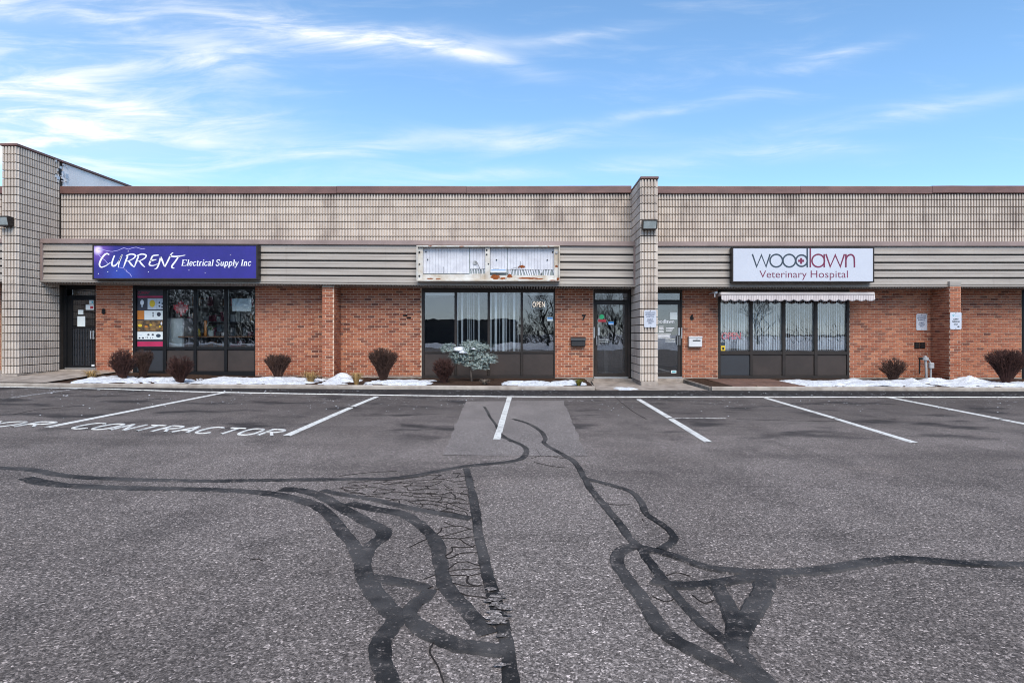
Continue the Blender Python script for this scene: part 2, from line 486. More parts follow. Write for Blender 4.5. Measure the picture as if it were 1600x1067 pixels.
# ------------------------------------------------------------------ builders
class MB:
    def __init__(s):
        s.v, s.f, s.mi, s.mats = [], [], [], []

    def slot(s, m):
        if m not in s.mats:
            s.mats.append(m)
        return s.mats.index(m)

    def add(s, vs, fs, m=None):
        o = len(s.v)
        s.v.extend(tuple(q) for q in vs)
        k = s.slot(m) if m else 0
        for q in fs:
            s.f.append(tuple(i + o for i in q))
            s.mi.append(k)

    def box(s, x0, x1, y0, y1, z0, z1, m=None, c=0.0):
        x0, x1, y0, y1, z0, z1 = min(x0, x1), max(x0, x1), min(y0, y1), max(y0, y1), min(z0, z1), max(z0, z1)
        c = min(c, (x1 - x0) * .45, (y1 - y0) * .45, (z1 - z0) * .45)
        if c <= 0:
            vs = [(x, y, z) for z in (z0, z1) for y in (y0, y1) for x in (x0, x1)]
            s.add(vs, [(0, 2, 3, 1), (4, 5, 7, 6), (0, 1, 5, 4), (2, 6, 7, 3), (0, 4, 6, 2), (1, 3, 7, 5)], m)
            return
        vs, idx = [], {}
        ctr = Vector(((x0 + x1) / 2, (y0 + y1) / 2, (z0 + z1) / 2))
        for i, X in enumerate((x0, x1)):
            for j, Y in enumerate((y0, y1)):
                for k, Z in enumerate((z0, z1)):
                    sx, sy, sz = (1, -1)[i] * c, (1, -1)[j] * c, (1, -1)[k] * c
                    idx[i, j, k, 0] = len(vs); vs.append((X, Y + sy, Z + sz))
                    idx[i, j, k, 1] = len(vs); vs.append((X + sx, Y, Z + sz))
                    idx[i, j, k, 2] = len(vs); vs.append((X + sx, Y + sy, Z))
        fs = []
        for i in (0, 1):
            fs.append([idx[i, 0, 0, 0], idx[i, 1, 0, 0], idx[i, 1, 1, 0], idx[i, 0, 1, 0]])
            fs.append([idx[0, i, 0, 1], idx[1, i, 0, 1], idx[1, i, 1, 1], idx[0, i, 1, 1]])
            fs.append([idx[0, 0, i, 2], idx[1, 0, i, 2], idx[1, 1, i, 2], idx[0, 1, i, 2]])
            for j in (0, 1):
                fs.append([idx[i, j, 0, 0], idx[i, j, 1, 0], idx[i, j, 1, 1], idx[i, j, 0, 1]])
                fs.append([idx[i, 0, j, 0], idx[i, 1, j, 0], idx[i, 1, j, 2], idx[i, 0, j, 2]])
                fs.append([idx[0, i, j, 1], idx[1, i, j, 1], idx[1, i, j, 2], idx[0, i, j, 2]])
                for k in (0, 1):
                    fs.append([idx[i, j, k, 0], idx[i, j, k, 1], idx[i, j, k, 2]])
        out = []
        for q in fs:
            a, b, d_ = Vector(vs[q[0]]), Vector(vs[q[1]]), Vector(vs[q[2]])
            n = (b - a).cross(d_ - a)
            mid = sum((Vector(vs[t]) for t in q), Vector()) / len(q)
            out.append(q if n.dot(mid - ctr) > 0 else q[::-1])
        s.add(vs, out, m)

    def tube(s, pts, r0, r1=None, n=6, m=None, cap=True):
        r1 = r0 if r1 is None else r1
        pts = [Vector(p) for p in pts]
        rings = []
        for i, p in enumerate(pts):
            t = (pts[min(i + 1, len(pts) - 1)] - pts[max(i - 1, 0)])
            if t.length < 1e-9:
                t = Vector((0, 0, 1))
            t.normalize()
            a = t.orthogonal().normalized() if abs(t.z) > .9 else t.cross(Vector((0, 0, 1))).normalized()
            b = t.cross(a)
            r = r0 + (r1 - r0) * i / max(1, len(pts) - 1)
            rings.append([p + (a * math.cos(2 * math.pi * k / n) + b * math.sin(2 * math.pi * k / n)) * r for k in range(n)])
        vs = [q for rg in rings for q in rg]
        fs = []
        for i in range(len(rings) - 1):
            for k in range(n):
                a, b = i * n + k, i * n + (k + 1) % n
                fs.append((a, b, b + n, a + n))
        if cap:
            fs.append(tuple(range(n))[::-1])
            fs.append(tuple(range(len(vs) - n, len(vs))))
        s.add(vs, fs, m)

    def poly_prism(s, pts, y0, y1, m=None):
        """pts: list of (x, z) counter-clockwise seen from -Y; prism from y0 (front) to y1"""
        n = len(pts)
        vs = [(p[0], y0, p[1]) for p in pts] + [(p[0], y1, p[1]) for p in pts]
        fs = [tuple(range(n)), tuple(range(2 * n - 1, n - 1, -1))]
        for i in range(n):
            j = (i + 1) % n
            fs.append((i, i + n, j + n, j))
        s.add(vs, fs, m)

    def build(s, name, mat=None, parent=None, smooth=False):
        me = bpy.data.meshes.new(name)
        me.from_pydata(s.v, [], s.f)
        for mm in (s.mats or [mat]):
            me.materials.append(M[mm] if isinstance(mm, str) else mm)
        if len(s.mats) > 1:
            me.polygons.foreach_set('material_index', s.mi)
        if smooth:
            me.polygons.foreach_set('use_smooth', [True] * len(me.polygons))
        me.update()
        return link(name, me, parent)


def link(name, data, parent=None):
    o = bpy.data.objects.new(name, data)
    COL.objects.link(o)
    if parent is not None:
        o.parent = parent
        bpy_loc = world_loc(parent)
        if data is None or True:
            o.matrix_parent_inverse = Matrix.Translation(-bpy_loc)
    return o


LOCS = {}


def world_loc(o):
    return LOCS.get(o.name, Vector((0, 0, 0)))


def thing(name, label, cat, loc=(0, 0, 0), group=None):
    o = bpy.data.objects.new(name, None)
    o.empty_display_size = .1
    COL.objects.link(o)
    o.location = loc
    LOCS[o.name] = Vector(loc)
    return tag(o, label, cat, group)


def tag(o, label=None, cat=None, group=None, kind=None):
    if label:
        o['label'] = label
    if cat:
        o['category'] = cat
    if group:
        o['group'] = group
    if kind:
        o['kind'] = kind
    return o


def W(px, py, Y):
    return Vector(((px - CX) * Y / F, Y, CZ + (HY - py) * Y / F))


def WX(px, Y):
    return (px - CX) * Y / F


def WZ(py, Y):
    return CZ + (HY - py) * Y / F


def lerp_table(t, x):
    if x <= t[0][0]:
        return t[0][1]
    for (a, b), (c, d_) in zip(t, t[1:]):
        if x <= c:
            return b + (d_ - b) * (x - a) / (c - a)
    return t[-1][1]


YW, YF, YP, YK = 17.6, 16.9, 16.1, 14.8            # wall plane, fascia, pilaster front, kerb face


def smooth(a, b, x):
    t = min(1, max(0, (x - a) / (b - a)))
    return t * t * (3 - 2 * t)


KERB = [(-30, .215), (-12.6, .199), (-6.2, .154), (-.73, .123), (11.7, .093), (30, .08)]
BASE = [(-30, .36), (-12.3, .309), (-7.6, .18), (-3.1, .127), (14, .11), (30, .11)]


def lot_z(x, y):
    z = .0155 * math.log1p(math.exp(-max(-30, min(30, x)) * 1.2)) / 1.2
    t = smooth(13.6, YK, y)
    return z * (1 - t) + (lerp_table(KERB, x) - .085) * t


def pz(x, y):
    t = min(1, max(0, (y - YK) / (YW - YK)))
    return lerp_table(KERB, x) * (1 - t) + lerp_table(BASE, x) * t


def G(px, py):
    """point of the car park seen at a photo pixel"""
    lo, hi = 1.5, 40.0
    for _ in range(50):
        Y = (lo + hi) / 2
        p = W(px, py, Y)
        if p.z > lot_z(p.x, Y):
            lo = Y
        else:
            hi = Y
    p = W(px, py, lo)
    return Vector((p.x, p.y, lot_z(p.x, p.y)))


def catmull(pts, n=8):
    out = []
    for i in range(len(pts) - 1):
        p0, p1, p2, p3 = pts[max(i - 1, 0)], pts[i], pts[i + 1], pts[min(i + 2, len(pts) - 1)]
        for k in range(n):
            t = k / n
            out.append(tuple(.5 * ((2 * b) + (-a + c) * t + (2 * a - 5 * b + 4 * c - d_) * t * t + (-a + 3 * b - 3 * c + d_) * t ** 3)
                             for a, b, c, d_ in zip(p0, p1, p2, p3)))
    out.append(tuple(pts[-1]))
    return out


def ground_ribbon(mb, pts, w, lift, jit=0.0, n=8, seed=0.0, px=True, wide=0.0):
    """band of width w (metres) that lies on the car park"""
    P = [G(*q) for q in pts] if px else [Vector(q) for q in pts]
    P = [Vector(q) for q in catmull([tuple(q) for q in P], n)] if n > 1 else P
    Q = [P[0]]
    for q in P[1:]:
        seg = q - Q[-1]
        k = max(1, int(seg.length / .035))
        Q += [Q[-1] + seg * (i + 1) / k for i in range(k)]
    vs = []
    for i, p in enumerate(Q):
        t = Q[min(i + 1, len(Q) - 1)] - Q[max(i - 1, 0)]
        t.z = 0
        t.normalize()
        nrm = Vector((-t.y, t.x, 0))
        ww = w * (1 + wide * t.x * t.x)
        off = []
        row = []
        for sgn in (1, -1):
            j = mnoise.noise(Vector((p.x * 3.1 + seed * 7, p.y * 3.1, sgn * 9 + seed))) + .55 * mnoise.noise(Vector((p.x * 11 + seed, p.y * 11, sgn * 5))) + .55 * mnoise.noise(Vector((p.x * 26, p.y * 26 + seed, sgn * 3))) + .4 * mnoise.noise(Vector((p.x * 60, p.y * 60 + seed, sgn * 3)))
            hw = max(.1 * w, ww / 2 * (1 + jit * j))
            for f, z_ in ((1.0, .0008), (.78, lift)):
                q = p + nrm * sgn * hw * f
                q.z = lot_z(q.x, q.y) + z_
                off.append(q)
        vs += [off[0], off[1], off[3], off[2]]
    fs = [(4 * i + k, 4 * i + k + 1, 4 * i + k + 5, 4 * i + k + 4) for i in range(len(Q) - 1) for k in range(3)]
    mb.add(vs, fs)


def stroke_shape(mb, pts, w, Y, thick=.004, m=None, taper=False, n=1, px=True):
    """flat printed stroke along photo pixels on the plane y = Y"""
    if n > 1:
        pts = catmull([tuple(q) for q in pts], n)
    P = [((p[0] - CX) * Y / F, CZ + (HY - p[1]) * Y / F) for p in pts] if px else pts
    hw = w * Y / F / 2 if px else w / 2
    L, Rr = [], []
    N = len(P)
    closed = N > 3 and abs(P[0][0] - P[-1][0]) < 1e-6 and abs(P[0][1] - P[-1][1]) < 1e-6
    for i in range(N):
        a = P[i - 1] if i else (P[-2] if closed else P[0])
        b = P[i + 1] if i < N - 1 else (P[1] if closed else P[-1])
        t = Vector((b[0] - a[0], b[1] - a[1]))
        if t.length < 1e-9:
            t = Vector((1, 0))
        t.normalize()
        k = 1.0
        if 0 < i < N - 1 or closed:
            t1 = Vector((P[i][0] - a[0], P[i][1] - a[1])).normalized()
            k = 1 / max(.5, abs(t.dot(t1)))
        h = hw * k
        if taper:
            f = i / (N - 1)
            h *= .45 + .75 * math.sin(math.pi * min(1, .15 + f * .9))
        L.append((P[i][0] - t.y * h, P[i][1] + t.x * h))
        Rr.append((P[i][0] + t.y * h, P[i][1] - t.x * h))
    for i in range(N - 1):
        mb.add([(L[i][0], Y, L[i][1]), (Rr[i][0], Y, Rr[i][1]), (Rr[i + 1][0], Y, Rr[i + 1][1]), (L[i + 1][0], Y, L[i + 1][1])],
               [(0, 1, 2, 3)], m)


TXT = {}


def text_mesh(s, shear=0.0, bold=0.0, spacing=1.0):
    c = bpy.data.curves.new('lettering', 'FONT')
    c.body = s
    c.shear = shear
    c.offset = bold
    c.space_character = spacing
    c.resolution_u = 3
    c.align_x = 'CENTER'
    o = bpy.data.objects.new('lettering', c)
    COL.objects.link(o)
    dg = bpy.context.evaluated_depsgraph_get()
    me = bpy.data.meshes.new_from_object(o.evaluated_get(dg))
    bpy.data.objects.remove(o)
    bpy.data.curves.remove(c)
    return me


def text_on(mb, s, px0, px1, py0, py1, Y, m, shear=0.0, bold=0.0, spacing=1.0):
    """flat lettering fitted to a photo-pixel box on the plane y = Y"""
    me = text_mesh(s, shear, bold, spacing)
    xs = [q.co.x for q in me.vertices]
    ys = [q.co.y for q in me.vertices]
    a, b, c, d_ = min(xs), max(xs), min(ys), max(ys)
    x0, x1, z0, z1 = WX(px0, Y), WX(px1, Y), WZ(py1, Y), WZ(py0, Y)
    vs = [(x0 + (q.co.x - a) / (b - a) * (x1 - x0), Y, z0 + (q.co.y - c) / (d_ - c) * (z1 - z0)) for q in me.vertices]
    mb.add(vs, [tuple(p.vertices) for p in me.polygons], m)
    bpy.data.meshes.remove(me)


def pbox(mb, px0, px1, py0, py1, Y0, Y1, m=None, c=0.0, at=None):
    """box whose front face covers a photo-pixel rectangle at depth `at` (default its front)"""
    Y = Y0 if at is None else at
    mb.box(WX(px0, Y), WX(px1, Y), Y0, Y1, WZ(py1, Y), WZ(py0, Y), m, c)


def one(name, px0, px1, py0, py1, Y0, Y1, m, parent=None, c=0.0, at=None):
    mb = MB()
    pbox(mb, px0, px1, py0, py1, Y0, Y1, m, c, at)
    return mb.build(name, m, parent)


# ------------------------------------------------------------------ ground
def sheet(name, xs, ys, zf, m):
    mb = MB()
    vs = [(x, y, zf(x, y)) for y in ys for x in xs]
    n = len(xs)
    fs = [(j * n + i, j * n + i + 1, (j + 1) * n + i + 1, (j + 1) * n + i) for j in range(len(ys) - 1) for i in range(n - 1)]
    mb.add(vs, fs)
    return mb.build(name, m, smooth=True)


def rng(a, b, st):
    n = max(1, int(round((b - a) / st)))
    return [a + (b - a) * i / n for i in range(n + 1)]


lot = sheet('car_park_asphalt', [-160, -80, -45] + rng(-30, 30, .3) + [45, 80, 160], [-16, -8] + rng(0, 13, .5) + rng(13.2, YK, .1)[0:], lot_z, 'asphalt')
tag(lot, kind='structure')
far = sheet('ground', [-400, -160, -60, 60, 160, 400], [-400, -150, -60, -16, 40, 400], lambda x, y: -.35, 'mulch')
tag(far, kind='structure')
# planting beds and ramp
RX0, RX1 = 1.55, 4.35
for a, b in ((-30, RX0), (RX1, 30)):
    o = sheet('planting_bed', rng(a, b, .15), rng(YK + .16, YW + .2, .12),
              lambda x, y: pz(x, y) - .015 + .022 * mnoise.noise(Vector((x * 4, y * 4, 1))) + .012 * mnoise.noise(Vector((x * 14, y * 14, 4))), 'mulch')
    tag(o, kind='structure')
    mb = MB()
    xs = rng(a, b, .5)
    prof = [(YK, -.12), (YK, -.02), (YK + .02, .0), (YK + .15, .0), (YK + .17, -.02), (YK + .17, -.15)]
    vs, fs = [], []
    for x in xs:
        for (y, dz) in prof:
            w = .006 * mnoise.noise(Vector((x * 2.5, y * 9, 3)))
            vs.append((x, y + w, lerp_table(KERB, x) + dz + (w if dz > -.1 else 0)))
    n = len(prof)
    for i in range(len(xs) - 1):
        for k in range(n - 1):
            fs.append((i * n + k, (i + 1) * n + k, (i + 1) * n + k + 1, i * n + k + 1))
    fs.append(tuple(range(n)))
    fs.append(tuple(range((len(xs) - 1) * n, len(xs) * n))[::-1])
    mb.add(vs, fs)
    tag(mb.build('kerb', 'kerb'), kind='structure')
mb = MB()
ra = [G(948, 613.5), G(1106, 616.5)]
xs0, xs1 = (RX0 + .02, RX1 - .02), (ra[0].x, ra[1].x)
nx, ny = 14, 14
vs = []
for j in range(ny + 1):
    t = j / ny
    for i in range(nx + 1):
        q = i / nx
        xb = 1.75 + (4.1 - 1.75) * q
        xf = xs0[0] + (xs0[1] - xs0[0]) * q
        x = xb * t + xf * (1 - t)
        y = 14.28 + (YW + .1 - 14.28) * t
        vs.append((x, y, lot_z(x, min(y, 13.6)) * (1 - t) + .035 * t + .012))
n = nx + 1
fs = [(j * n + i, j * n + i + 1, (j + 1) * n + i + 1, (j + 1) * n + i) for j in range(ny) for i in range(nx)]
o = len(vs)
vs += [(vs[i][0], vs[i][1] - .01, -.15) for i in range(n)]
fs += [(o + i, o + i + 1, i + 1, i) for i in range(nx)]
mb.add(vs, fs)
ramp = tag(mb.build('entrance_pavement', 'concrete'), kind='structure')
# side flares so the bed does not show a raw edge
mb = MB()
mb.box(RX0 - .02, RX0 + .03, 14.9, YW, -.1, .10, 'concrete', .01)
mb.box(RX1 - .03, RX1 + .02, 14.9, YW, -.1, .10, 'concrete', .01)
tag(mb.build('pavement_edge', 'concrete'), kind='structure')

mb = MB()
xs, ys = rng(-20, WX(126, 16), .4), rng(YK + .05, YW + .05, .25)
n = len(xs)
vs = [(x, y, pz(x, y) + .022 + .004 * mnoise.noise(Vector((x * 2, y * 2, 6)))) for y in ys for x in xs]
mb.add(vs, [(j * n + i, j * n + i + 1, (j + 1) * n + i + 1, (j + 1) * n + i) for j in range(len(ys) - 1) for i in range(n - 1)])
o = len(vs)
tag(mb.build('entrance_pavement', 'concrete'), kind='structure')

# asphalt repair patch
P = [G(728, 627), G(692, 711), G(917, 713), G(880, 626)]
mb = MB()
nx, ny = 10, 24
vs = []
for j in range(ny + 1):
    t = j / ny
    for i in range(nx + 1):
        q = i / nx
        p = (P[1] * (1 - q) + P[2] * q) * (1 - t) + (P[0] * (1 - q) + P[3] * q) * t
        e = .03 * mnoise.noise(Vector((p.x * 5, p.y * 5, 2)))
        vs.append((p.x + (e if i in (0, nx) else 0), p.y + (e if j in (0, ny) else 0), lot_z(p.x, p.y) + .004))
mb.add(vs, [(j * 11 + i, j * 11 + i + 1, j * 11 + i + 12, j * 11 + i + 11) for j in range(ny) for i in range(nx)])
tag(mb.build('asphalt_patch', 'patch'), kind='structure')

# painted bay lines
LINES = [([(588, 620), (550.5, 635.4)], .10), ([(547.5, 637), (447, 681)], .105), ([(350, 613.5), (72, 668)], .10),
         ([(796, 621), (776, 687)], .105), ([(998, 624), (1047.5, 653.4)], .105), ([(1049, 655), (1108, 691)], .105),
         ([(1197, 622), (1306, 653.9)], .10), ([(1308.5, 655), (1430, 692)], .10), ([(1390, 621), (1565, 655.1)], .10), ([(1568, 655.8), (1720, 686)], .10)]
for k, (pts, w) in enumerate(LINES):
    mb = MB()
    ground_ribbon(mb, pts, w, .008, .06, 4, k)
    tag(mb.build('bay_line', 'road_paint'), kind='structure')
mb = MB()
ground_ribbon(mb, [(-60, 603), (0, 604.5), (230, 610), (420, 614.5), (600, 617.5), (780, 619.8), (1040, 620.3), (1600, 620.8), (1700, 621)], .062, .013, .22, 8, 3)
tag(mb.build('bay_line', 'road_paint'), kind='structure')
mb = MB()
ground_ribbon(mb, [(122, 607.6), (15, 622)], .06, .008, .3, 4, 5)
ground_ribbon(mb, [(1050, 653.5), (1135, 653.5)], .03, .009, .6, 4, 6)
tag(mb.build('bay_line', 'faint_paint'), kind='structure')

# painted capitals on the asphalt
GL = {'C': [[(.92, .82), (.75, .97), (.45, 1), (.15, .88), (.05, .6), (.05, .4), (.15, .12), (.45, 0), (.75, .03), (.92, .18)]],
      'O': [[(.5, 1), (.2, .93), (.05, .68), (.05, .32), (.2, .07), (.5, 0), (.8, .07), (.95, .32), (.95, .68), (.8, .93), (.5, 1)]],
      'N': [[(.08, 0), (.08, 1)], [(.10, .98), (.90, .02)], [(.92, 0), (.92, 1)]],
      'T': [[(.02, .97), (.98, .97)], [(.5, .95), (.5, 0)]],
      'R': [[(.1, 0), (.1, 1)], [(.1, .98), (.65, .98), (.9, .86), (.9, .66), (.65, .52), (.12, .5)], [(.45, .5), (.95, 0)]],
      'A': [[(.02, 0), (.5, 1)], [(.5, 1), (.98, 0)], [(.22, .36), (.78, .36)]]}


def ground_word(word, A, B, depth, w):
    """A, B: ground points of the near-left and near-right corner of the word"""
    mb = MB()
    n = len(word)
    adv = (B - A) / n
    k = 0
    for i, ch in enumerate(word):
        for st in GL[ch]:
            pts = []
            for (gx, gy) in st:
                p = A + adv * (i + gx * .78 + .08) + Vector((0, depth * gy, 0))
                pts.append((p.x, p.y, 0))
            k += 1
            ground_ribbon(mb, pts, w, .008 + .0006 * (k % 4), .12, 5 if len(pts) > 3 else 1, k, px=False)
    o = mb.build('painted_lettering', 'road_paint')
    return tag(o, kind='structure')


a_, b_ = G(103, 669.5), G(431, 681.5)
ground_word('CONTRACTOR', a_, b_, .52, .043)
c_, d_ = G(-36, 667), G(60, 667.5)
ground_word('CONTRACTOR', c_ + (c_ - d_) * 4, d_, .50, .043)

# crack sealant bands
SEAL = [
    ([(-60, 727), (0, 731), (50, 734), (100, 743), (180, 748), (300, 751), (420, 750), (520, 749), (600, 748), (640, 744), (690, 735), (730, 728), (790, 722), (815, 716), (822, 706), (818, 697), (800, 689), (784, 682)], 0.100),
    ([(40, 747), (75, 755), (130, 760), (250, 763), (350, 766), (420, 771), (480, 784), (510, 800), (532, 826), (552, 850), (566, 878), (570, 897), (585, 925), (606, 950), (620, 965), (606, 985), (594, 1005), (598, 1035), (610, 1075)], 0.115),
    ([(440, 764), (470, 766), (500, 774), (534, 793), (569, 813), (596, 826), (599, 838), (580, 852), (570, 872), (567, 890)], 0.120),
    ([(545, 786), (586, 795), (631, 803), (658, 820), (681, 848), (688, 879), (697, 913), (720, 944), (748, 975), (765, 991)], 0.110),
    ([(505, 766), (534, 772), (586, 781), (638, 793), (679, 801), (737, 810)], 0.080),
    ([(729, 732), (741, 786), (748, 838), (761, 893), (775, 941), (789, 992), (800, 1075)], 0.088),
    ([(582, 902), (610, 906), (640, 912), (668, 921)], 0.090),
    ([(672, 922), (662, 934), (646, 944), (638, 961), (655, 979), (679, 992), (720, 1006), (768, 1014), (793, 1016)], 0.105),
    ([(757, 636), (762, 644), (766, 652), (775, 664), (781, 676), (800, 691)], 0.060),
    ([(802, 655), (825, 662), (845, 674), (852, 686), (850, 693), (875, 708), (898, 722), (910, 742), (922, 762), (945, 790), (965, 815), (985, 842), (1002, 858), (1012, 875), (1035, 905), (1065, 940), (1100, 975), (1140, 1005)], 0.085),
    ([(915, 748), (950, 757), (985, 768), (1002, 785), (1010, 803), (1035, 820), (1052, 838), (1046, 851), (1032, 859)], 0.075),
    ([(995, 852), (972, 860), (964, 878), (980, 903), (1000, 928), (1013, 952), (1032, 982), (1062, 1005), (1100, 1025), (1140, 1045), (1200, 1078)], 0.105),
    ([(998, 855), (1050, 868), (1100, 885), (1160, 894), (1230, 895), (1300, 888), (1370, 877), (1420, 874), (1500, 880), (1600, 884), (1700, 888)], 0.095),
    ([(1018, 908), (1060, 915), (1110, 912), (1160, 905), (1215, 897)], 0.085),
    ([(1196, 902), (1188, 932), (1172, 958), (1156, 985), (1150, 1010), (1172, 1042), (1205, 1080)], 0.130),
    ([(1120, 914), (1134, 938), (1146, 965), (1150, 990), (1154, 1012)], 0.110),
]
for k, (pts, w) in enumerate(SEAL):
    mb = MB()
    ground_ribbon(mb, pts, w * .80, .0046 + .0004 * k, .26, 8, k * 1.7, wide=.55)
    tag(mb.build('crack_sealant', 'seal'), kind='structure')
# fine crazing: broken cells between the bands
rd = random.Random(5)
mb = MB()


def crazing(poly, cell, keep, w):
    """irregular net of cracks inside a ground quad given by photo pixels"""
    A, B, C, D = [G(*q) for q in poly]
    L1 = ((B - A).length + (C - D).length) / 2
    L2 = ((D - A).length + (C - B).length) / 2
    nu, nv = max(2, int(L1 / cell)), max(2, int(L2 / cell))
    nd = {}
    for j in range(nv + 1):
        for i in range(nu + 1):
            a, b = (i + (.5 if j % 2 else 0) + rd.uniform(-.38, .38)) / nu, (j + rd.uniform(-.38, .38)) / nv
            a, b = min(1.05, max(-.05, a)), min(1.05, max(-.05, b))
            nd[i, j] = (A * (1 - a) + B * a) * (1 - b) + (D * (1 - a) + C * a) * b
    for (i, j), p in nd.items():
        nb = [(i + 1, j), (i, j + 1)] if (i + j) % 2 == 0 else [(i + 1, j)]
        for q in nb:
            if q in nd and rd.random() < keep:
                q = nd[q]
                mid = (p + q) / 2 + Vector((rd.uniform(-.25, .25) * cell, rd.uniform(-.25, .25) * cell, 0))
                ground_ribbon(mb, [tuple(p), tuple(mid), tuple(q)], w * rd.uniform(.5, 1.4), .0042, .6, 3, rd.random() * 9, px=False)


crazing([(560, 778), (742, 808), (730, 738), (520, 757)], .105, .70, .0065)
crazing([(640, 790), (742, 805), (735, 760), (640, 765)], .10, .5, .0065)
crazing([(700, 935), (768, 935), (745, 815), (665, 815)], .15, .80, .008)
for pts in [[(640, 855), (668, 842), (700, 836), (735, 826)], [(662, 905), (690, 895), (720, 890), (760, 888)], [(688, 920), (672, 925), (660, 945)],
            [(830, 716), (850, 712), (880, 716), (895, 717)], [(835, 722), (860, 728), (885, 731)], [(845, 712), (838, 702)],
            [(1030, 905), (1055, 895), (1078, 900)], [(1020, 932), (1042, 940), (1062, 930)], [(680, 1000), (672, 1018), (685, 1042), (695, 1072)],
            [(1082, 930), (1100, 942), (1115, 938)], [(985, 788), (965, 789), (950, 787)], [(1003, 810), (1006, 815)],
            [(530, 744), (570, 739), (620, 736)], [(1150, 655), (1290, 658), (1400, 655)], [(20, 648), (60, 640), (110, 636)], [(960, 620), (985, 640), (1010, 655)],
            [(390, 875), (402, 873), (410, 876)], [(770, 960), (790, 955), (785, 975), (800, 985)], [(755, 910), (765, 922), (778, 930), (776, 948)]]:
    ground_ribbon(mb, pts, rd.uniform(.005, .010), .0042, .8, 5, rd.random() * 9)
tag(mb.build('asphalt_cracks', 'crack'), kind='structure')
mb = MB()
for k in range(34):
    px, py = 772 + rd.gauss(0, 9) + (k % 5) * 3, 962 + rd.gauss(0, 24)
    c_ = G(px, py)
    rr, n = rd.uniform(.008, .030), 9
    pts = []
    for q in range(n):
        a = 2 * math.pi * q / n
        f = rd.uniform(.6, 1.25)
        x, y = c_.x + rr * 1.5 * f * math.cos(a), c_.y + rr * .8 * f * math.sin(a)
        pts.append((x, y, lot_z(x, y) + .0120 + .0001 * k))
    mb.add(pts, [tuple(range(n))])
tag(mb.build('worn_flakes', 'patch'), kind='stuff')
mb = MB()                                            # crumbs of ice and salt left at the heads of the bays
for k in range(420):
    px = rd.uniform(40, 1580)
    py = 622 + abs(rd.gauss(0, 14)) if k % 3 else rd.uniform(608, 619)
    if mnoise.noise(Vector((px * .011, py * .03, 4))) < -.02:
        continue
    c_ = G(px, py)
    r_s = rd.uniform(.004, .013) * (1.6 if k % 9 == 0 else 1)
    a0 = rd.uniform(0, 6)
    base = [(c_.x + r_s * rd.uniform(.7, 1.6) * math.cos(a0 + q * 1.57), c_.y + r_s * math.sin(a0 + q * 1.57), c_.z + .0005) for q in range(4)]
    mb.add(base + [(c_.x, c_.y, c_.z + r_s * .7)], [(0, 1, 4), (1, 2, 4), (2, 3, 4), (3, 0, 4)])
tag(mb.build('ice_crumbs', 'snow'), kind='stuff')
# paved strip below the awning

mb = MB()
x0, x1 = RX1 + .55, WX(1238, 16)
mb.box(x0, x1, 15.02, 17.35, .0, .095, 'mulch')

strip = tag(mb.build('paved_strip', 'mulch'), kind='structure')
px_ = x0
i = 0
while px_ < x1 - .3:
    for (ya, yb) in ((15.03, 15.78), (15.80, 16.55), (16.57, 17.32)):
        mb = MB()
        mb.box(px_ + .008, min(x1, px_ + .60) - .008, ya, yb, .06, .118 + rd.uniform(-.006, .008), 'paver', .008)
        mb.build('paver', 'paver', strip)
    px_ += .60

# ------------------------------------------------------------------ the building
bld = thing('commercial_building', 'long single storey brick shop row with ribbed beige block parapet', 'building', (0, YW, .12))
rd = random.Random(11)
XL, XR = -21.0, 21.0                                # the row runs on a little past both edges of the photograph
PIL_L = (-13.73, -13.33)
PIL_R = (2.89, 3.32)
Z_SOF = 2.74


def fascia_z(x, top):
    """the fascia drops a little towards the left"""
    return lerp_table([(-30, 2.86 if not top else 4.02), (-13.33, 2.795 if not top else 3.965), (2.9, 2.66 if not top else 3.885), (30, 2.66 if not top else 3.885)], x)


# --- ribbed concrete block
blocks = bld
BM = {}


def block_mesh(ribs, h, plain=0.0):
    key = (ribs, round(h, 3), round(plain, 3))
    if key in BM:
        return BM[key]
    L = plain or ribs * .08
    if plain:
        prof = [(.004, -.012), (.012, -.02), (L - .012, -.02), (L - .004, -.012)]
    else:
        prof = []
        for i in range(ribs):
            o = i * .08
            prof += [(o + .001, .044), (o + .017, .040), (o + .021, -.006), (o + .026, -.012), (o + .054, -.012), (o + .059, -.006), (o + .063, .040), (o + .079, .044)]
    prof = [(prof[0][0], .075)] + prof + [(prof[-1][0], .075)]
    z0, z1, b = .0115, h - .0115, .005
    vs, n = [], len(prof)
    for (z, ins) in ((z0, b), (z0 + b, 0), (z1 - b, 0), (z1, b)):
        for (x, y) in prof:
            vs.append((x, y + ins, z))
    fs = []
    for k in range(3):
        for i in range(n - 1):
            fs.append((k * n + i, k * n + i + 1, (k + 1) * n + i + 1, (k + 1) * n + i))
    fs.append(tuple(range(n))[::-1])
    fs.append(tuple(range(3 * n, 4 * n)))
    me = bpy.data.meshes.new('concrete_block')
    me.from_pydata(vs, [], fs)
    me.materials.append(M['block'])
    me.update()
    BM[key] = me
    return me


BLK = []                                             # (ribs, height, plain length, location, angle)


def block_run(x, y, z, length, h, ang, plain=False, off=0):
    ux, uy = math.cos(ang), math.sin(ang)
    if plain:
        BLK.append((0, h, length, Vector((x, y, z)), ang))
        return
    total = int(round(length / .08))
    k = 0
    first = (5 - off) % 5 or 5
    while k < total:
        n = min(first if k == 0 else 5, total - k)
        BLK.append((n, h, 0, Vector((x + ux * k * .08, y + uy * k * .08, z)), ang))
        k += n


HC = .209
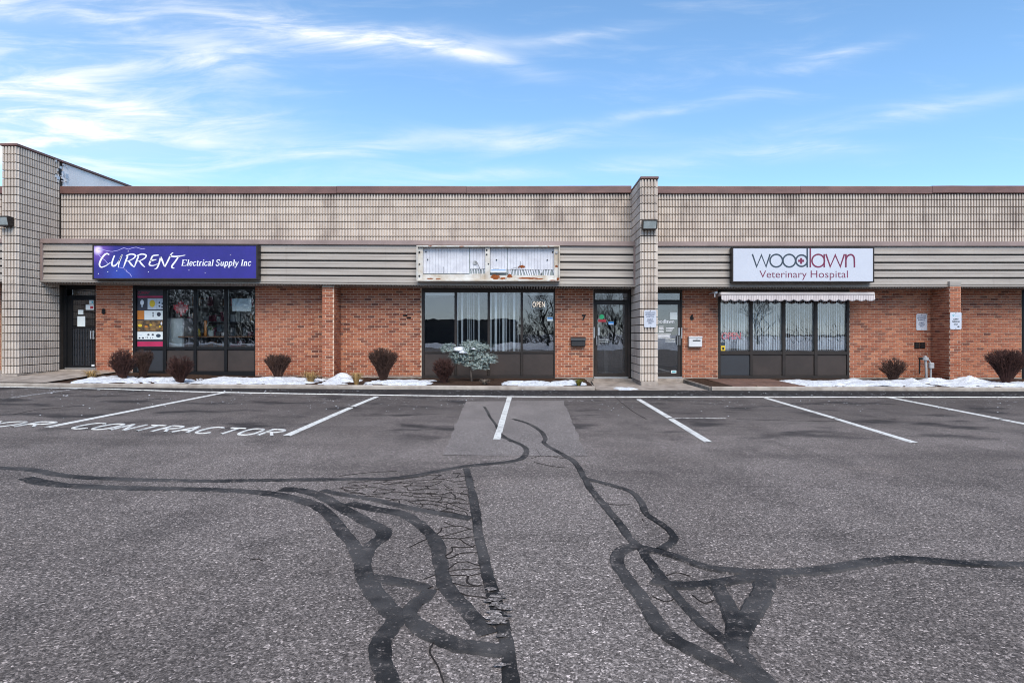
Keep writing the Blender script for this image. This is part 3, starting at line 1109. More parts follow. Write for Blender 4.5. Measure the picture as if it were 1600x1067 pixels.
# parapet courses, left and right of the dividing pier, and past the left pilaster
for (xa, xb) in ((XL, PIL_L[0]), (PIL_L[1], PIL_R[0]), (PIL_R[1], XR)):
    for k in range(9):
        z = 5.18 - k * HC
        h = HC if k else .17
        block_run(xa, YW, z, xb - xa, h, 0, off=2 * (k % 2))
mb = MB()
mb.box(XL, XR, YW + .058, YW + .25, 3.3, 5.34, 'block_joint')
mb.build('parapet_backing', 'block_joint', bld)


def pier(x0, x1, z0, z1, side_len, left_ribs, side_right):
    """projecting block pier; side_right: which side face is ribbed/seen"""
    n = int(round((z1 - z0) / HC))
    h = (z1 - z0) / n
    for k in range(n):
        z = z0 + k * h
        block_run(x0, YP, z, x1 - x0, h, 0)
        # right side (+X face) and left side (-X face)
        block_run(x1, YP + .02, z, side_len, h, math.pi / 2, plain=not side_right, off=2 * (k % 2))
        block_run(x0, YP + .02 + side_len, z, side_len, h, -math.pi / 2, plain=not left_ribs, off=2 * (k % 2))
    mb = MB()
    mb.box(x0 + .058, x1 - .058, YP + .058, YW + .2, z0 - .02, z1, 'block_joint')
    mb.build('pier_core', 'block_joint', bld)
    mb = MB()
    mb.box(x0 - .025, x1 + .025, YP - .03, YW + .02, z1 + .002, z1 + .065, 'coping', .01)
    mb.build('pier_cap', 'coping', bld)


zl0 = CZ - (592 - 570) / 60.1
pier(PIL_L[0], PIL_L[1], .33, 6.25, YW - YP - .04, True, True)
pier(PIL_R[0], PIL_R[1], .13, 5.39, YW - YP - .04, False, True)
mb = MB()
mb.box(PIL_L[0] - .02, PIL_L[1] + .02, YP - .03, YW, -.1, .328, 'concrete', .015)
mb.build('pier_footing', 'concrete', bld)
mb = MB()
mb.box(PIL_R[0] - .01, PIL_R[1] + .01, YP - .03, YW, -.1, .128, 'concrete', .02)
mb.build('pier_footing', 'concrete', bld)
# dividing wall running back over the roof behind the left pier
mb = MB()
mb.box(PIL_L[0] + .02, PIL_L[1] - .015, YW + .12, 34, 4.9, 6.24, 'white_wall')
mb.build('dividing_wall', 'white_wall', bld)
mb = MB()
mb.box(PIL_L[0] - .03, PIL_L[1] + .03, YW + .03, 34, 6.245, 6.31, 'coping', .01)
mb.build('wall_flashing', 'coping', bld)
mb = MB()                                            # torn tar and membrane at the end of the ribbed face
for k in range(26):
    z, y = rd.uniform(5.62, 6.2), YW + rd.uniform(-.22, .22)
    s_ = rd.uniform(.03, .10)
    mb.box(PIL_L[1] - .01, PIL_L[1] + rd.uniform(.008, .024), y, y + s_, z, z + s_ * rd.uniform(.6, 1.8), rd.choice(['white_paint', 'pale_print', 'black_metal', 'white_wall']))
tag(mb.build('torn_membrane', 'white_paint', bld), kind='stuff')

# individual blocks for the 300 that show largest, the rest joined
BLK.sort(key=lambda b: (b[3] - Vector((0, 0, CZ))).length / ((b[0] * .08 or .4) ** .5) + (0 if (b[4] == 0 or (b[4] > 0 and b[3].x < 0) or (b[4] < 0 and b[3].x > 0)) else 100) + (100 if abs(b[3].x) > 13.8 else 0))
rest = MB()
for i, (ribs, h, pl, loc, ang) in enumerate(BLK):
    me = block_mesh(ribs, h, pl)
    if i < 300:
        o = link('concrete_block', me, bld)
        o.location = loc
        o.rotation_euler = (0, 0, ang)
    else:
        T = Matrix.Translation(loc) @ Matrix.Rotation(ang, 4, 'Z')
        rest.add([T @ q.co for q in me.vertices], [tuple(p.vertices) for p in me.polygons])
tag(rest.build('concrete_blocks', 'block', bld), kind='stuff')

# --- brown coping in lengths
for (xa, xb) in ((XL, PIL_L[0] - .03), (PIL_L[1] + .02, PIL_R[0] - .01), (PIL_R[1] + .01, XR)):
    cuts = [xa]
    while cuts[-1] < xb - 5.2:
        cuts.append(cuts[-1] + rd.uniform(3.6, 4.6))
    cuts.append(xb)
    for a, b in zip(cuts, cuts[1:]):
        mb = MB()
        n = 8
        vs = []
        t0, t1 = rd.uniform(-.008, .012), rd.uniform(-.008, .012)
        prof = [(-.05, 0), (-.062, .012), (-.06, .19), (-.05, .208), (.30, .24), (.30, 0)]
        for i in range(n + 1):
            x = a + .004 + (b - a - .008) * i / n
            dz = t0 + (t1 - t0) * i / n + .006 * mnoise.noise(Vector((x * 1.3, 5, 1)))
            for (y, z) in prof:
                vs.append((x, YW + y + .008 * mnoise.noise(Vector((x * 2, z * 9, 3))), 5.345 + z + dz))
        m_ = len(prof)
        fs = [(i * m_ + k, (i + 1) * m_ + k, (i + 1) * m_ + (k + 1) % m_, i * m_ + (k + 1) % m_) for i in range(n) for k in range(m_)]
        fs += [tuple(range(m_)), tuple(range(n * m_, (n + 1) * m_))[::-1]]
        mb.add(vs, fs)
        mb.build('coping', 'coping', bld)
mb = MB()
mb.box(XL, PIL_L[0], YW + .26, 40, 4.6, 4.72, 'roof')
mb.box(PIL_L[1], XR, YW + .26, 40, 4.6, 4.72, 'roof')
mb.build('roof', 'roof', bld)


# --- fascia of five laps
def extrude_x(mb, xs, prof, zf, y0, m):
    """profile [(dy, t)] with t 0..1 between fascia bottom and top, swept along x"""
    n = len(prof)
    vs = []
    for x in xs:
        zb, zt = zf(x)
        for (dy, t) in prof:
            vs.append((x, y0 + dy, zb + (zt - zb) * t))
    fs = [(i * n + k, (i + 1) * n + k, (i + 1) * n + (k + 1) % n, i * n + (k + 1) % n) for i in range(len(xs) - 1) for k in range(n)]
    fs += [tuple(range(n)), tuple(range((len(xs) - 1) * n, len(xs) * n))[::-1]]
    mb.add(vs, fs, m)


def fascia(xa, xb, ends):
    xs = rng(xa + .07 * ends[0], xb - .07 * ends[1], 1.5)
    zf = lambda x: (fascia_z(x, False) + .035, fascia_z(x, True) - .135)
    mb = MB()
    extrude_x(mb, xs, [(.02, 0), (.02, 1.02), (.08, 1.02), (.08, 0)], zf, YF, 'black_metal')
    fa = mb.build('fascia', 'black_metal', bld)
    for k in range(5):
        a, h = k / 5, .2
        mb = MB()
        pr = [(.018, a + .002), (-.030, a + .004), (-.034, a + .02), (-.022, a + h * .40), (-.010, a + h * .46), (-.014, a + h * .52), (-.006, a + h * .80), (.018, a + h * .86)]
        if k == 4:
            pr[-2:] = [(-.006, a + h * .97), (.018, a + h * .99)]
        extrude_x(mb, xs, pr, zf, YF, 'siding')
        mb.build('slat', 'siding', fa)
    mb = MB()                                        # top cap
    extrude_x(mb, rng(xa, xb, 1.5), [(-.055, .0), (-.062, .08), (-.055, .93), (-.03, 1.0), (.72, 1.1), (.72, 0)],
              lambda x: (fascia_z(x, True) - .132, fascia_z(x, True) - .002), YF, 'trim')
    mb.build('cap_trim', 'trim', fa)
    mb = MB()                                        # bottom drip
    extrude_x(mb, rng(xa, xb, 1.5), [(-.045, 0), (-.05, .2), (-.045, .9), (.03, 1), (.05, 0)],
              lambda x: (fascia_z(x, False) - .012, fascia_z(x, False) + .030), YF, 'siding')
    mb.build('drip_trim', 'siding', fa)
    for k, x in enumerate((xa, xb - .07)):
        if ends[k]:
            mb = MB()
            mb.box(x, x + .07, YF - .05, YW - .03, fascia_z(x, False) + .02, fascia_z(x, True) - .13, 'trim', .006)
            mb.build('end_trim', 'trim', fa)
    mb = MB()                                        # ribbed metal soffit
    x = xa + .06
    while x < xb - .06:
        z = fascia_z(x, False)
        mb.box(x, x + .038, YF + .05, YW - .002, z - .040, z - .002, 'siding')
        x += .076
    tag(mb.build('soffit_ribs', 'siding', bld), kind='stuff')
    mb = MB()
    extrude_x(mb, rng(xa + .04, xb - .04, 1.5), [(.05, 0), (.05, 1), (.72, 1), (.72, 0)],
              lambda x: (fascia_z(x, False) - .0, fascia_z(x, False) + .012), YF, 'block_joint')
    mb.build('soffit', 'block_joint', bld)


fascia(PIL_L[1] + .0, PIL_R[0] - .0, (1, 1))
fascia(PIL_R[1] + .0, XR, (0, 1))
fascia(XL, PIL_L[0] - .0, (1, 0))

# --- brick walls: openings are left free
BR = []
BL, BH, JO = .2000, .0703, .0170


def brick_face(x0, x1, z0, z1, y, ang=0.0, near=False):
    """running bond on a face; for ang != 0 the run starts at (x0, y) and x1 is its length"""
    L = (x1 - x0) if ang == 0 else x1
    k0 = int(math.floor(z0 / BH))
    k = k0
    while k * BH < z1:
        za, zb = max(z0, k * BH), min(z1, (k + 1) * BH)
        if zb - za > .02:
            o = (.5 if k % 2 else 0) * BL
            ph = (x0 % BL) if ang == 0 else 0
            s_ = -ph - o
            while s_ < L:
                a, b = max(0, s_), min(L, s_ + BL)
                if b - a > .03:
                    BR.append((a + x0 if ang == 0 else a, b - a - JO * .85, za, zb - za - JO * .85, x0, y, ang))
                s_ += BL
        k += 1


def brick_wall(pxa, pxb, base_px=None):
    xa, xb = WX(pxa, YW), WX(pxb, YW)
    z0 = lerp_table(BASE, (xa + xb) / 2) + .02
    mb = MB()
    mb.box(xa, xb, YW + .004, YW + .22, z0 - .2, 3.4, 'mortar')
    w = mb.build('brick_wall', 'mortar', bld)
    mb = MB()
    mb.box(xa - .005, xb + .005, YW - .012, YW + .21, z0 - .4, z0, 'concrete', .01)
    mb.build('wall_footing', 'concrete', bld)
    brick_face(xa, xb, z0, 2.95, YW)
    return w


for a, b in ((-160, -86), (-20, 2), (149.8, 208), (398.8, 659), (867.2, 927), (1066.2, 1122), (1327, 1596.5)):
    brick_wall(a, b)


def brick_pier(pxa, pxb, Y):
    xa, xb = WX(pxa, Y), WX(pxb, Y)
    z0 = lerp_table(BASE, xa) - .02
    mb = MB()
    mb.box(xa + .004, xb - .004, Y + .004, YW, z0 - .1, Z_SOF - .06, 'mortar')
    mb.build('brick_pier', 'mortar', bld)
    mb = MB()
    mb.box(xa - .01, xb + .01, Y - .015, YW, z0 - .3, z0 + .03, 'concrete', .015)
    mb.box(xa - .005, xb + .005, Y - .01, YW - .02, 2.66, 2.80, 'siding', .008)
    mb.build('pier_cap', 'concrete', bld)
    brick_face(xa, xb, z0 + .03, 2.66, Y)
    brick_face(xb, YW - Y - .012, z0 + .03, 2.66, Y + .012, math.pi / 2)
    brick_face(xa, YW - Y - .012, z0 + .03, 2.66, YW, -math.pi / 2)


brick_pier(503.6, 521.8, 17.0)
brick_pier(1484, 1501.5, 16.8)


def brick_mesh(l, h):
    key = ('b', round(l, 3), round(h, 3))
    if key not in BM:
        mb = MB()
        mb.box(0, round(l, 3), -.007, .02, 0, round(h, 3), 'brick', .0035)
        me = bpy.data.meshes.new('brick')
        me.from_pydata(mb.v, [], mb.f)
        me.materials.append(M['brick'])
        me.update()
        BM[key] = me
    return BM[key]


def brick_loc(b):
    a, l, z, h, x0, y, ang = b
    if ang == 0:
        return Vector((a, y, z))
    return Vector((x0, y + a * math.sin(ang), z))


def brick_rank(b):
    p = brick_loc(b)
    vis = b[6] == 0 or (b[6] > 0 and p.x < 0) or (b[6] < 0 and p.x > 0)
    return (0 if vis else 100) + (100 if abs(p.x) > 13.5 else 0) + (p - Vector((0, 0, CZ))).length / max(.2, (b[1] / .19)) ** .5


BR.sort(key=brick_rank)
walls = bld
rest = MB()
for i, b in enumerate(BR):
    p = brick_loc(b)
    if i < 300:
        o = link('brick', brick_mesh(b[1], b[3]), bld)
        o.location = p + Vector((0, rd.uniform(-.002, .001), 0))
        o.rotation_euler = (0, 0, b[6])
    else:
        T = Matrix.Translation(p + Vector((0, rd.uniform(-.0025, .0015), 0))) @ Matrix.Rotation(b[6], 4, 'Z')
        mb = MB()
        mb.box(0, b[1], -.007, .02, 0, b[3])
        rest.add([T @ Vector(q) for q in mb.v], mb.f)
tag(rest.build('bricks', 'brick', bld), kind='stuff')

# lintel over all openings and the rooms behind
mb = MB()
mb.box(XL, XR, YW + .01, YW + .26, 2.70, 3.32, 'black_metal')
mb.build('lintel', 'black_metal', bld)
mb = MB()
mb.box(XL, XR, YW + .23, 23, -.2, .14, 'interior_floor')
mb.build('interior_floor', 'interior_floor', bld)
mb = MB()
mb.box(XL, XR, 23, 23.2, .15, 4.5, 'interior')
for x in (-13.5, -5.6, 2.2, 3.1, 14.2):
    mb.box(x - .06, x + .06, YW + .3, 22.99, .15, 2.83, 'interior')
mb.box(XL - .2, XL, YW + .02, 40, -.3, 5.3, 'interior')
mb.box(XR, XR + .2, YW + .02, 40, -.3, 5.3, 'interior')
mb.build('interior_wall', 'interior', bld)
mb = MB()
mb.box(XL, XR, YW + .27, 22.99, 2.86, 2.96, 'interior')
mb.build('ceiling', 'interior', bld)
mb = MB()
mb.box(3.9, 4.9, 18.6, 19.2, 2.835, 2.857, 'lit_panel', .004)
mb.build('ceiling_light', 'lit_panel', bld)


# --- windows and doors (parts of the building)
def window(outer, panes, head, pane_bot, panel_top, panel_bot, base, fm, pm, panel_mats=None):
    z_b = WZ(base, YW)
    mb = MB()
    a, b = WX(outer[0], YW), WX(outer[1], YW)
    # jambs and rails
    mb.box(a, WX(panes[0][0], YW), YW - .02, YW + .10, z_b, 2.78, fm, .004)
    w = mb.build('window', fm, bld)
    mb = MB()
    mb.box(WX(panes[-1][1], YW), b, YW - .02, YW + .10, z_b, 2.78, fm, .004)
    mb.build('jamb', fm, w)
    xi, xj = WX(panes[0][0], YW), WX(panes[-1][1], YW)
    mb = MB()
    mb.box(xi, xj, YW - .004, YW + .10, WZ(head, YW), 2.775, fm, .004)
    mb.build('head_rail', fm, w)
    mb = MB()
    mb.box(xi, xj, YW - .012, YW + .10, WZ(panel_top, YW), WZ(pane_bot, YW), fm, .006)
    mb.build('sill', fm, w)
    mb = MB()
    mb.box(xi, xj, YW - .015, YW + .10, z_b - .2, WZ(panel_bot, YW), fm, .006)
    mb.build('bottom_rail', fm, w)
    for (p, q) in zip(panes, panes[1:]):
        mb = MB()
        mb.box(WX(p[1], YW), WX(q[0], YW), YW - .026, YW + .09, WZ(panel_bot, YW), WZ(head, YW), fm, .005)
        mb.build('mullion', fm, w)
    for k, (p, q) in enumerate(panes):
        mb = MB()
        mb.box(WX(p, YW) + .002, WX(q, YW) - .002, YW + .045, YW + .053, WZ(pane_bot, YW), WZ(head, YW), 'glass')
        mb.build('pane', 'glass', w)
        mb = MB()
        m_ = panel_mats[k] if panel_mats else pm
        mb.box(WX(p, YW) + .003, WX(q, YW) - .003, YW + .012, YW + .06, WZ(panel_bot, YW) + .003, WZ(panel_top, YW) - .003, m_, .004)
        mb.build('spandrel_panel', m_, w)
    return w


P1 = [(212.7, 255), (260.5, 302.8), (307.6, 350.6), (355.4, 398)]
P2 = [(663, 710.2), (713.8, 761.8), (765.4, 813.4), (817, 865)]
P3 = [(1125.7, 1171.6), (1176, 1222), (1227, 1272), (1277, 1323)]
window((208, 398.8), P1, 452.7, 542, 546.8, 580, 585, 'black_metal', 'panel', ['dark_panel', 'panel', 'panel', 'panel'])
window((659, 867.2), P2, 457, 549, 552, 586.5, 593, 'bronze', 'panel')
window((1122, 1327), P3, 457, 549, 554.5, 586.5, 594, 'bronze', 'panel', ['dark_panel', 'panel', 'panel', 'panel'])
window((1596.5, 1790), [(1600, 1645), (1649, 1694), (1698, 1743), (1747, 1786)], 457, 549, 554, 587, 593, 'black_metal', 'panel')


def door(outer, leaf, glass, transom, zt, fm, handle_right, low_panel=False):
    """glazed shop door with transom; all arguments in photo pixels on the wall plane"""
    a, b = WX(outer[0], YW), WX(outer[1], YW)
    la, lb, lt, lbt = WX(leaf[0], YW), WX(leaf[1], YW), WZ(leaf[2], YW), WZ(leaf[3], YW)
    mb = MB()
    mb.box(a, la - .006, YW + .0, YW + .12, lbt - .03, 2.78, fm, .004)
    mb.box(lb + .006, b, YW + .0, YW + .12, lbt - .03, 2.78, fm, .004)
    mb.box(la - .006, lb + .006, YW + .005, YW + .12, lt + .006, WZ(transom[3], YW), fm, .003)
    mb.box(la - .006, lb + .006, YW + .005, YW + .12, WZ(transom[2], YW), 2.778, fm, .003)
    dr = mb.build('door', fm, bld)
    ga, gb, gt, gbt = WX(glass[0], YW), WX(glass[1], YW), WZ(glass[2], YW), WZ(glass[3], YW)
    mb = MB()
    mb.box(la, ga, YW + .028, YW + .075, lbt, lt, fm, .004)
    mb.box(gb, lb, YW + .028, YW + .075, lbt, lt, fm, .004)
    mb.box(ga, gb, YW + .029, YW + .074, gt, lt, fm, .003)
    mb.box(ga, gb, YW + .029, YW + .074, lbt, gbt, fm, .003)
    mb.build('door_leaf', fm, dr)
    mb = MB()
    mb.box(ga - .002, gb + .002, YW + .050, YW + .057, gbt - .002, gt + .002, 'glass')
    mb.build('pane', 'glass', dr)
    mb = MB()
    mb.box(WX(transom[0], YW), WX(transom[1], YW), YW + .050, YW + .057, WZ(transom[3], YW), WZ(transom[2], YW), 'glass')
    mb.build('pane', 'glass', dr)
    mb = MB()
    mb.box(la - .03, lb + .03, YW - .04, YW + .12, lbt - .05, lbt - .004, 'steel', .006)
    mb.build('threshold', 'steel', dr)
    mb = MB()
    mb.box(a - .02, b + .04, YW - .16, YW + .2, lbt - .30, lbt - .054, 'concrete', .012)
    mb.build('doorstep', 'concrete', dr)
    return dr


def handle(dr, px0, px1, py0, py1, bar, lock, hinge):
    mb = MB()
    zA, zB = WZ(py1, YW), WZ(py0, YW)
    xa, xb = WX(px0, YW), WX(px1, YW)
    for x in (xa + .018, xb - .018):
        mb.tube([(x, YW - .035, zA), (x, YW - .035, zB)], .014, n=8, m='steel')
        for z in (zA + .03, zB - .03):
            mb.tube([(x, YW - .035, z), (x, YW + .03, z)], .010, n=6, m='steel')
    o = mb.build('pull_handle', 'steel', dr)
    if bar:
        mb = MB()
        z0, z1 = WZ(bar[3], YW), WZ(bar[2], YW)
        for f in (.22, .78):
            z = z0 + (z1 - z0) * f
            mb.tube([(WX(bar[0], YW), YW + .10, z), (WX(bar[1], YW), YW + .10, z)], .020, n=8, m='steel')
        mb.build('push_bar', 'steel', dr)
    if lock:
        mb = MB()
        pbox(mb, *lock, YW + .015, YW + .03, 'steel', .003, at=YW)
        c = W((lock[0] + lock[1]) / 2, (lock[2] + lock[3]) / 2, YW)
        mb.tube([(c.x, YW + .02, c.z), (c.x, YW + .002, c.z)], .014, n=10, m='steel')
        mb.build('lock_plate', 'steel', dr)
    if hinge:
        mb = MB()
        pbox(mb, *hinge, YW - .012, YW + .004, 'steel', .004, at=YW)
        mb.build('latch_guard', 'steel', dr)


d8 = door((98.6, 149.8), (104, 148.6, 464.5, 574), (111.5, 147, 468.7, 571), (111, 147.5, 452, 461.5), 580, 'black_metal', True)
handle(d8, 141.8, 144.2, 517, 529.5, (131, 142, 519, 525), None, (144.8, 147, 516.5, 530))
mb = MB()                                            # dark barred lower half of the door
pbox(mb, 112, 147, 512, 571, YW + .06, YW + .07, 'black_metal', at=YW)
px = 113.5
while px < 146:
    x = WX(px, YW)
    mb.tube([(x, YW + .042, WZ(571, YW)), (x, YW + .042, WZ(512.5, YW))], .009, n=6, m='dark_panel')
    px += 2.55
pbox(mb, 111, 147.5, 510.5, 513, YW + .03, YW + .048, 'black_metal', .003, at=YW)
mb.build('security_bars', 'black_metal', d8)
one('kick_label', 142, 146.5, 569.5, 572.5, YW + .026, YW + .028, 'white_paint', d8, at=YW)

d7 = door((927, 985.2), (929.6, 980, 470.5, 588.5), (933.6, 976.5, 476, 583), (930.4, 982.6, 458, 468.5), 590, 'bronze', False)
handle(d7, 931.3, 936.6, 525, 539, (937, 951, 529.5, 535.5), (934, 937.2, 511, 524), (927.5, 929.2, 511, 528))
mb = MB()                                            # blank panel closing the right of the frame
pbox(mb, 980.2, 985.0, 470, 589, YW + .004, YW + .02, 'black_metal', .003, at=YW)
mb.build('side_filler', 'black_metal', d7)
d6 = door((1009.6, 1066.2), (1013.5, 1064, 470.5, 588.5), (1018, 1059.8, 476, 583), (1013.5, 1062.5, 458, 468.5), 590, 'bronze', True)
handle(d6, 1057.5, 1062.8, 525, 539, (1041, 1056, 529.5, 535.5), (1060, 1062.6, 512, 524), (1064.4, 1066, 512, 529))

# ------------------------------------------------------------------ signs on the fascia
YS = 16.66


def cabinet(mb, px0, px1, py0, py1, m, t=2.2):
    """sign box with a raised retaining frame"""
    x0, x1, z0, z1 = WX(px0, YS), WX(px1, YS), WZ(py1, YS), WZ(py0, YS)
    w = t * YS / F
    mb.box(x0, x1, YS + .03, YF - .036, z0, z1, m, .008)
    mb.box(x0, x1, YS - .012, YS + .03, z1 - w, z1, m, .006)
    mb.box(x0, x1, YS - .012, YS + .03, z0, z0 + w, m, .006)
    mb.box(x0, x0 + w, YS - .011, YS + .03, z0 + w, z1 - w, m, .006)
    mb.box(x1 - w, x1, YS - .011, YS + .03, z0 + w, z1 - w, m, .006)


c = W(272, 437, YS)
s1 = thing('shop_sign', 'violet blue lightbox sign reading CURRENT Electrical Supply Inc on the fascia', 'sign', c, 'lightbox signs on the fascia')
mb = MB()
cabinet(mb, 144.5, 402.5, 382, 437, 'bronze')
mb.build('cabinet', 'bronze', s1)
one('sign_face', 146.8, 400.4, 384.2, 434.8, YS, YS + .028, 'violet', s1, at=YS)
Z = lambda x, y: (130 + x / 5.517, 370 + y / 5.517)
mb = MB()
for st, w in [([(225, 155), (203, 146), (178, 162), (152, 200), (140, 240), (155, 262), (195, 250), (235, 222)], 2.3),
              ([(270, 160), (255, 200), (247, 235), (258, 252), (282, 243), (310, 205), (335, 155)], 2.2), ([(336, 153), (312, 212), (302, 266)], 2.1),
              ([(385, 165), (365, 215), (348, 262)], 2.2), ([(368, 166), (410, 150), (447, 158), (442, 180), (405, 203), (372, 213)], 1.9), ([(392, 210), (415, 240), (440, 263)], 2.2),
              ([(478, 165), (458, 215), (441, 262)], 2.2), ([(461, 166), (503, 150), (540, 158), (535, 180), (498, 203), (465, 213)], 1.9), ([(485, 210), (508, 240), (533, 263)], 2.2),
              ([(650, 158), (600, 166), (584, 202), (570, 240), (600, 249), (642, 234)], 2.1), ([(578, 207), (632, 196)], 1.8),
              ([(668, 172), (655, 225), (636, 268), (615, 279)], 2.1), ([(668, 172), (685, 215), (702, 262)], 2.2), ([(702, 262), (728, 212), (758, 152), (776, 138)], 2.0),
              ([(745, 166), (800, 171), (880, 159)], 2.0), ([(822, 170), (795, 212), (766, 250), (768, 268), (786, 270)], 2.2)]:
    stroke_shape(mb, [Z(*q) for q in st], w, YS - .003, m='white_ink', n=5, taper=True)
mb.build('lettering', 'white_ink', s1)
mb = MB()
SERIF = {'E': (.66, [([(.12, 0), (.12, .68)], .14), ([(.02, .66), (.57, .66)], .055), ([(.12, .35), (.42, .35)], .055), ([(.02, .02), (.59, .02)], .055), ([(.56, .68), (.56, .52)], .05), ([(.585, 0), (.60, .17)], .05)]),
         'l': (.29, [([(.14, 0), (.14, .68)], .13), ([(.02, .02), (.26, .02)], .05), ([(.03, .66), (.14, .66)], .05)]),
         'e': (.45, [([(.07, .23), (.36, .27), (.34, .40), (.22, .46), (.10, .38), (.06, .22), (.12, .06), (.24, .01), (.38, .09)], .085)]),
         'c': (.43, [([(.37, .36), (.30, .45), (.20, .45), (.09, .36), (.06, .22), (.12, .06), (.24, .01), (.38, .09)], .095)]),
         't': (.32, [([(.14, .60), (.14, .08), (.20, .02), (.29, .06)], .11), ([(.02, .44), (.29, .44)], .055)]),
         'r': (.40, [([(.13, 0), (.13, .45)], .125), ([(.13, .32), (.22, .44), (.35, .42)], .09), ([(.02, .02), (.26, .02)], .05)]),
         'i': (.27, [([(.13, 0), (.13, .45)], .125), ([(.13, .57), (.13, .68)], .12), ([(.02, .02), (.25, .02)], .05)]),
         'a': (.47, [([(.08, .36), (.16, .45), (.28, .44), (.32, .34), (.32, .10), (.37, .02), (.44, .05)], .10), ([(.31, .27), (.16, .22), (.07, .11), (.14, .01), (.24, .03), (.31, .12)], .085)]),
         'S': (.56, [([(.46, .55), (.40, .65), (.26, .68), (.12, .62), (.09, .51), (.18, .40), (.36, .31), (.45, .19), (.40, .06), (.25, 0), (.11, .05), (.06, .17)], .10)]),
         'u': (.52, [([(.12, .45), (.12, .12), (.18, .02), (.28, .03), (.37, .12)], .11), ([(.38, .45), (.38, 0)], .125), ([(.38, .02), (.49, .02)], .05)]),
         'p': (.52, [([(.12, .45), (.12, -.2)], .125), ([(.12, .36), (.24, .45), (.38, .40), (.43, .23), (.37, .06), (.24, 0), (.12, .08)], .095), ([(.01, -.19), (.25, -.19)], .05)]),
         'y': (.46, [([(.06, .45), (.22, .04)], .11), ([(.40, .45), (.20, -.08), (.10, -.19), (.03, -.16)], .075)]),
         'I': (.37, [([(.18, 0), (.18, .68)], .14), ([(.06, .66), (.30, .66)], .05), ([(.06, .02), (.30, .02)], .05)]),
         'n': (.53, [([(.12, 0), (.12, .45)], .125), ([(.12, .33), (.22, .44), (.34, .42), (.38, .30), (.38, 0)], .11), ([(.02, .02), (.22, .02)], .05), ([(.30, .02), (.49, .02)], .05)]), ' ': (.24, [])}
word = 'Electrical Supply Inc'
tot = sum(SERIF[ch][0] for ch in word) + .1
x0_, x1_ = Z(845, 0)[0], Z(1452, 0)[0]
ux = (x1_ - x0_) / tot
yb_, uy = Z(0, 250)[1], (Z(0, 250)[1] - Z(0, 198)[1]) / .68
cur, kk = 0, 0
for ch in word:
    adv, sts = SERIF[ch]
    for pts, w in sts:
        kk += 1
        stroke_shape(mb, [(x0_ + (cur + a + .20 * b) * ux, yb_ - b * uy) for a, b in pts], w * ux * 1.02, YS - .003 - .0001 * (kk % 5), m='white_ink', n=3 if len(pts) > 2 else 1)
    cur += adv
    if ch == ' ':
        mb.build('lettering', 'white_ink', s1)
        mb = MB()
mb.build('lettering', 'white_ink', s1)
mb = MB()
for st in [[(125, 110), (170, 112), (205, 122), (250, 128), (300, 118), (350, 96), (390, 108), (420, 98), (455, 90), (500, 104), (535, 102)],
           [(120, 140), (150, 175), (190, 205), (215, 235)], [(300, 262), (352, 270), (375, 300), (402, 318), (418, 345)], [(352, 270), (360, 285), (380, 292)]]:
    stroke_shape(mb, [Z(*q) for q in st], .75, YS - .002, m='bolt')
for q in [(388, 126), (212, 302), (290, 294), (562, 303), (912, 288), (1052, 312), (1270, 157), (132, 318)]:
    x, y = Z(*q)
    cx, cz = WX(x, YS), WZ(y, YS)
    r = .012
    mb.add([(cx + r * math.cos(a), YS - .002, cz + r * math.sin(a)) for a in [k * math.pi / 4 for k in range(8)]], [tuple(range(8))], 'white_ink')
mb.build('lightning_print', 'bolt', s1)

c = W(1255, 441, YS)
s3 = thing('shop_sign', 'white lightbox sign reading woodlawn Veterinary Hospital with a maroon cross', 'sign', c, 'lightbox signs on the fascia')
mb = MB()
cabinet(mb, 1143.8, 1366, 386, 441.5, 'bronze', 2.0)
mb.build('cabinet', 'bronze', s3)
one('sign_face', 1145.9, 1363.9, 388, 439.5, YS, YS + .028, 'sign_white', s3, at=YS)
Z = lambda x, y: (1120 + x / 5.615, 370 + y / 5.615)
mb = MB()
SW = 2.35


def ring(cx, cy, r):
    return [(cx + r * math.cos(k * math.pi / 14), cy + r * math.sin(k * math.pi / 14)) for k in range(29)]


def st(pts, m, w=SW, n=1, dy=0):
    stroke_shape(mb, [Z(*q) for q in pts], w, YS - .003 - dy, m=m, n=n)


st([(312, 152), (350, 262), (392, 160), (432, 262), (468, 152)], 'slate_ink')
st(ring(522, 210, 55), 'slate_ink', dy=.0006)
st(ring(636, 210, 55), 'slate_ink', dy=.0012)
st(ring(744, 210, 50), 'slate_ink', dy=.0018)
st([(794, 97), (794, 268)], 'slate_ink', dy=.0024)
st([(820, 97), (820, 268)], 'maroon_ink')
st(ring(890, 210, 55), 'maroon_ink', dy=.0006)
st([(943, 152), (943, 268)], 'maroon_ink', dy=.0012)
st([(958, 152), (996, 262), (1040, 160), (1084, 262), (1120, 152)], 'maroon_ink', dy=.0018)
st([(1133, 268), (1133, 152)], 'maroon_ink', dy=.0024)
st([(1133, 205), (1145, 172), (1170, 157), (1193, 163), (1206, 190), (1208, 268)], 'maroon_ink', n=4, dy=.003)
st([(740, 186), (740, 238)], 'maroon_ink', w=3.4)
st([(714, 211), (766, 211)], 'maroon_ink', w=3.4, dy=.0004)
mb.build('lettering', 'slate_ink', s3)
mb = MB()
text_on(mb, 'Veterinary', Z(375, 0)[0], Z(789, 0)[0], Z(0, 297)[1], Z(0, 380)[1], YS - .003, 'maroon_ink', bold=-.004)
mb.build('lettering', 'maroon_ink', s3)
mb = MB()
text_on(mb, 'Hospital', Z(824, 0)[0], Z(1150, 0)[0], Z(0, 297)[1], Z(0, 380)[1], YS - .003, 'maroon_ink', bold=-.004)
mb.build('lettering', 'maroon_ink', s3)

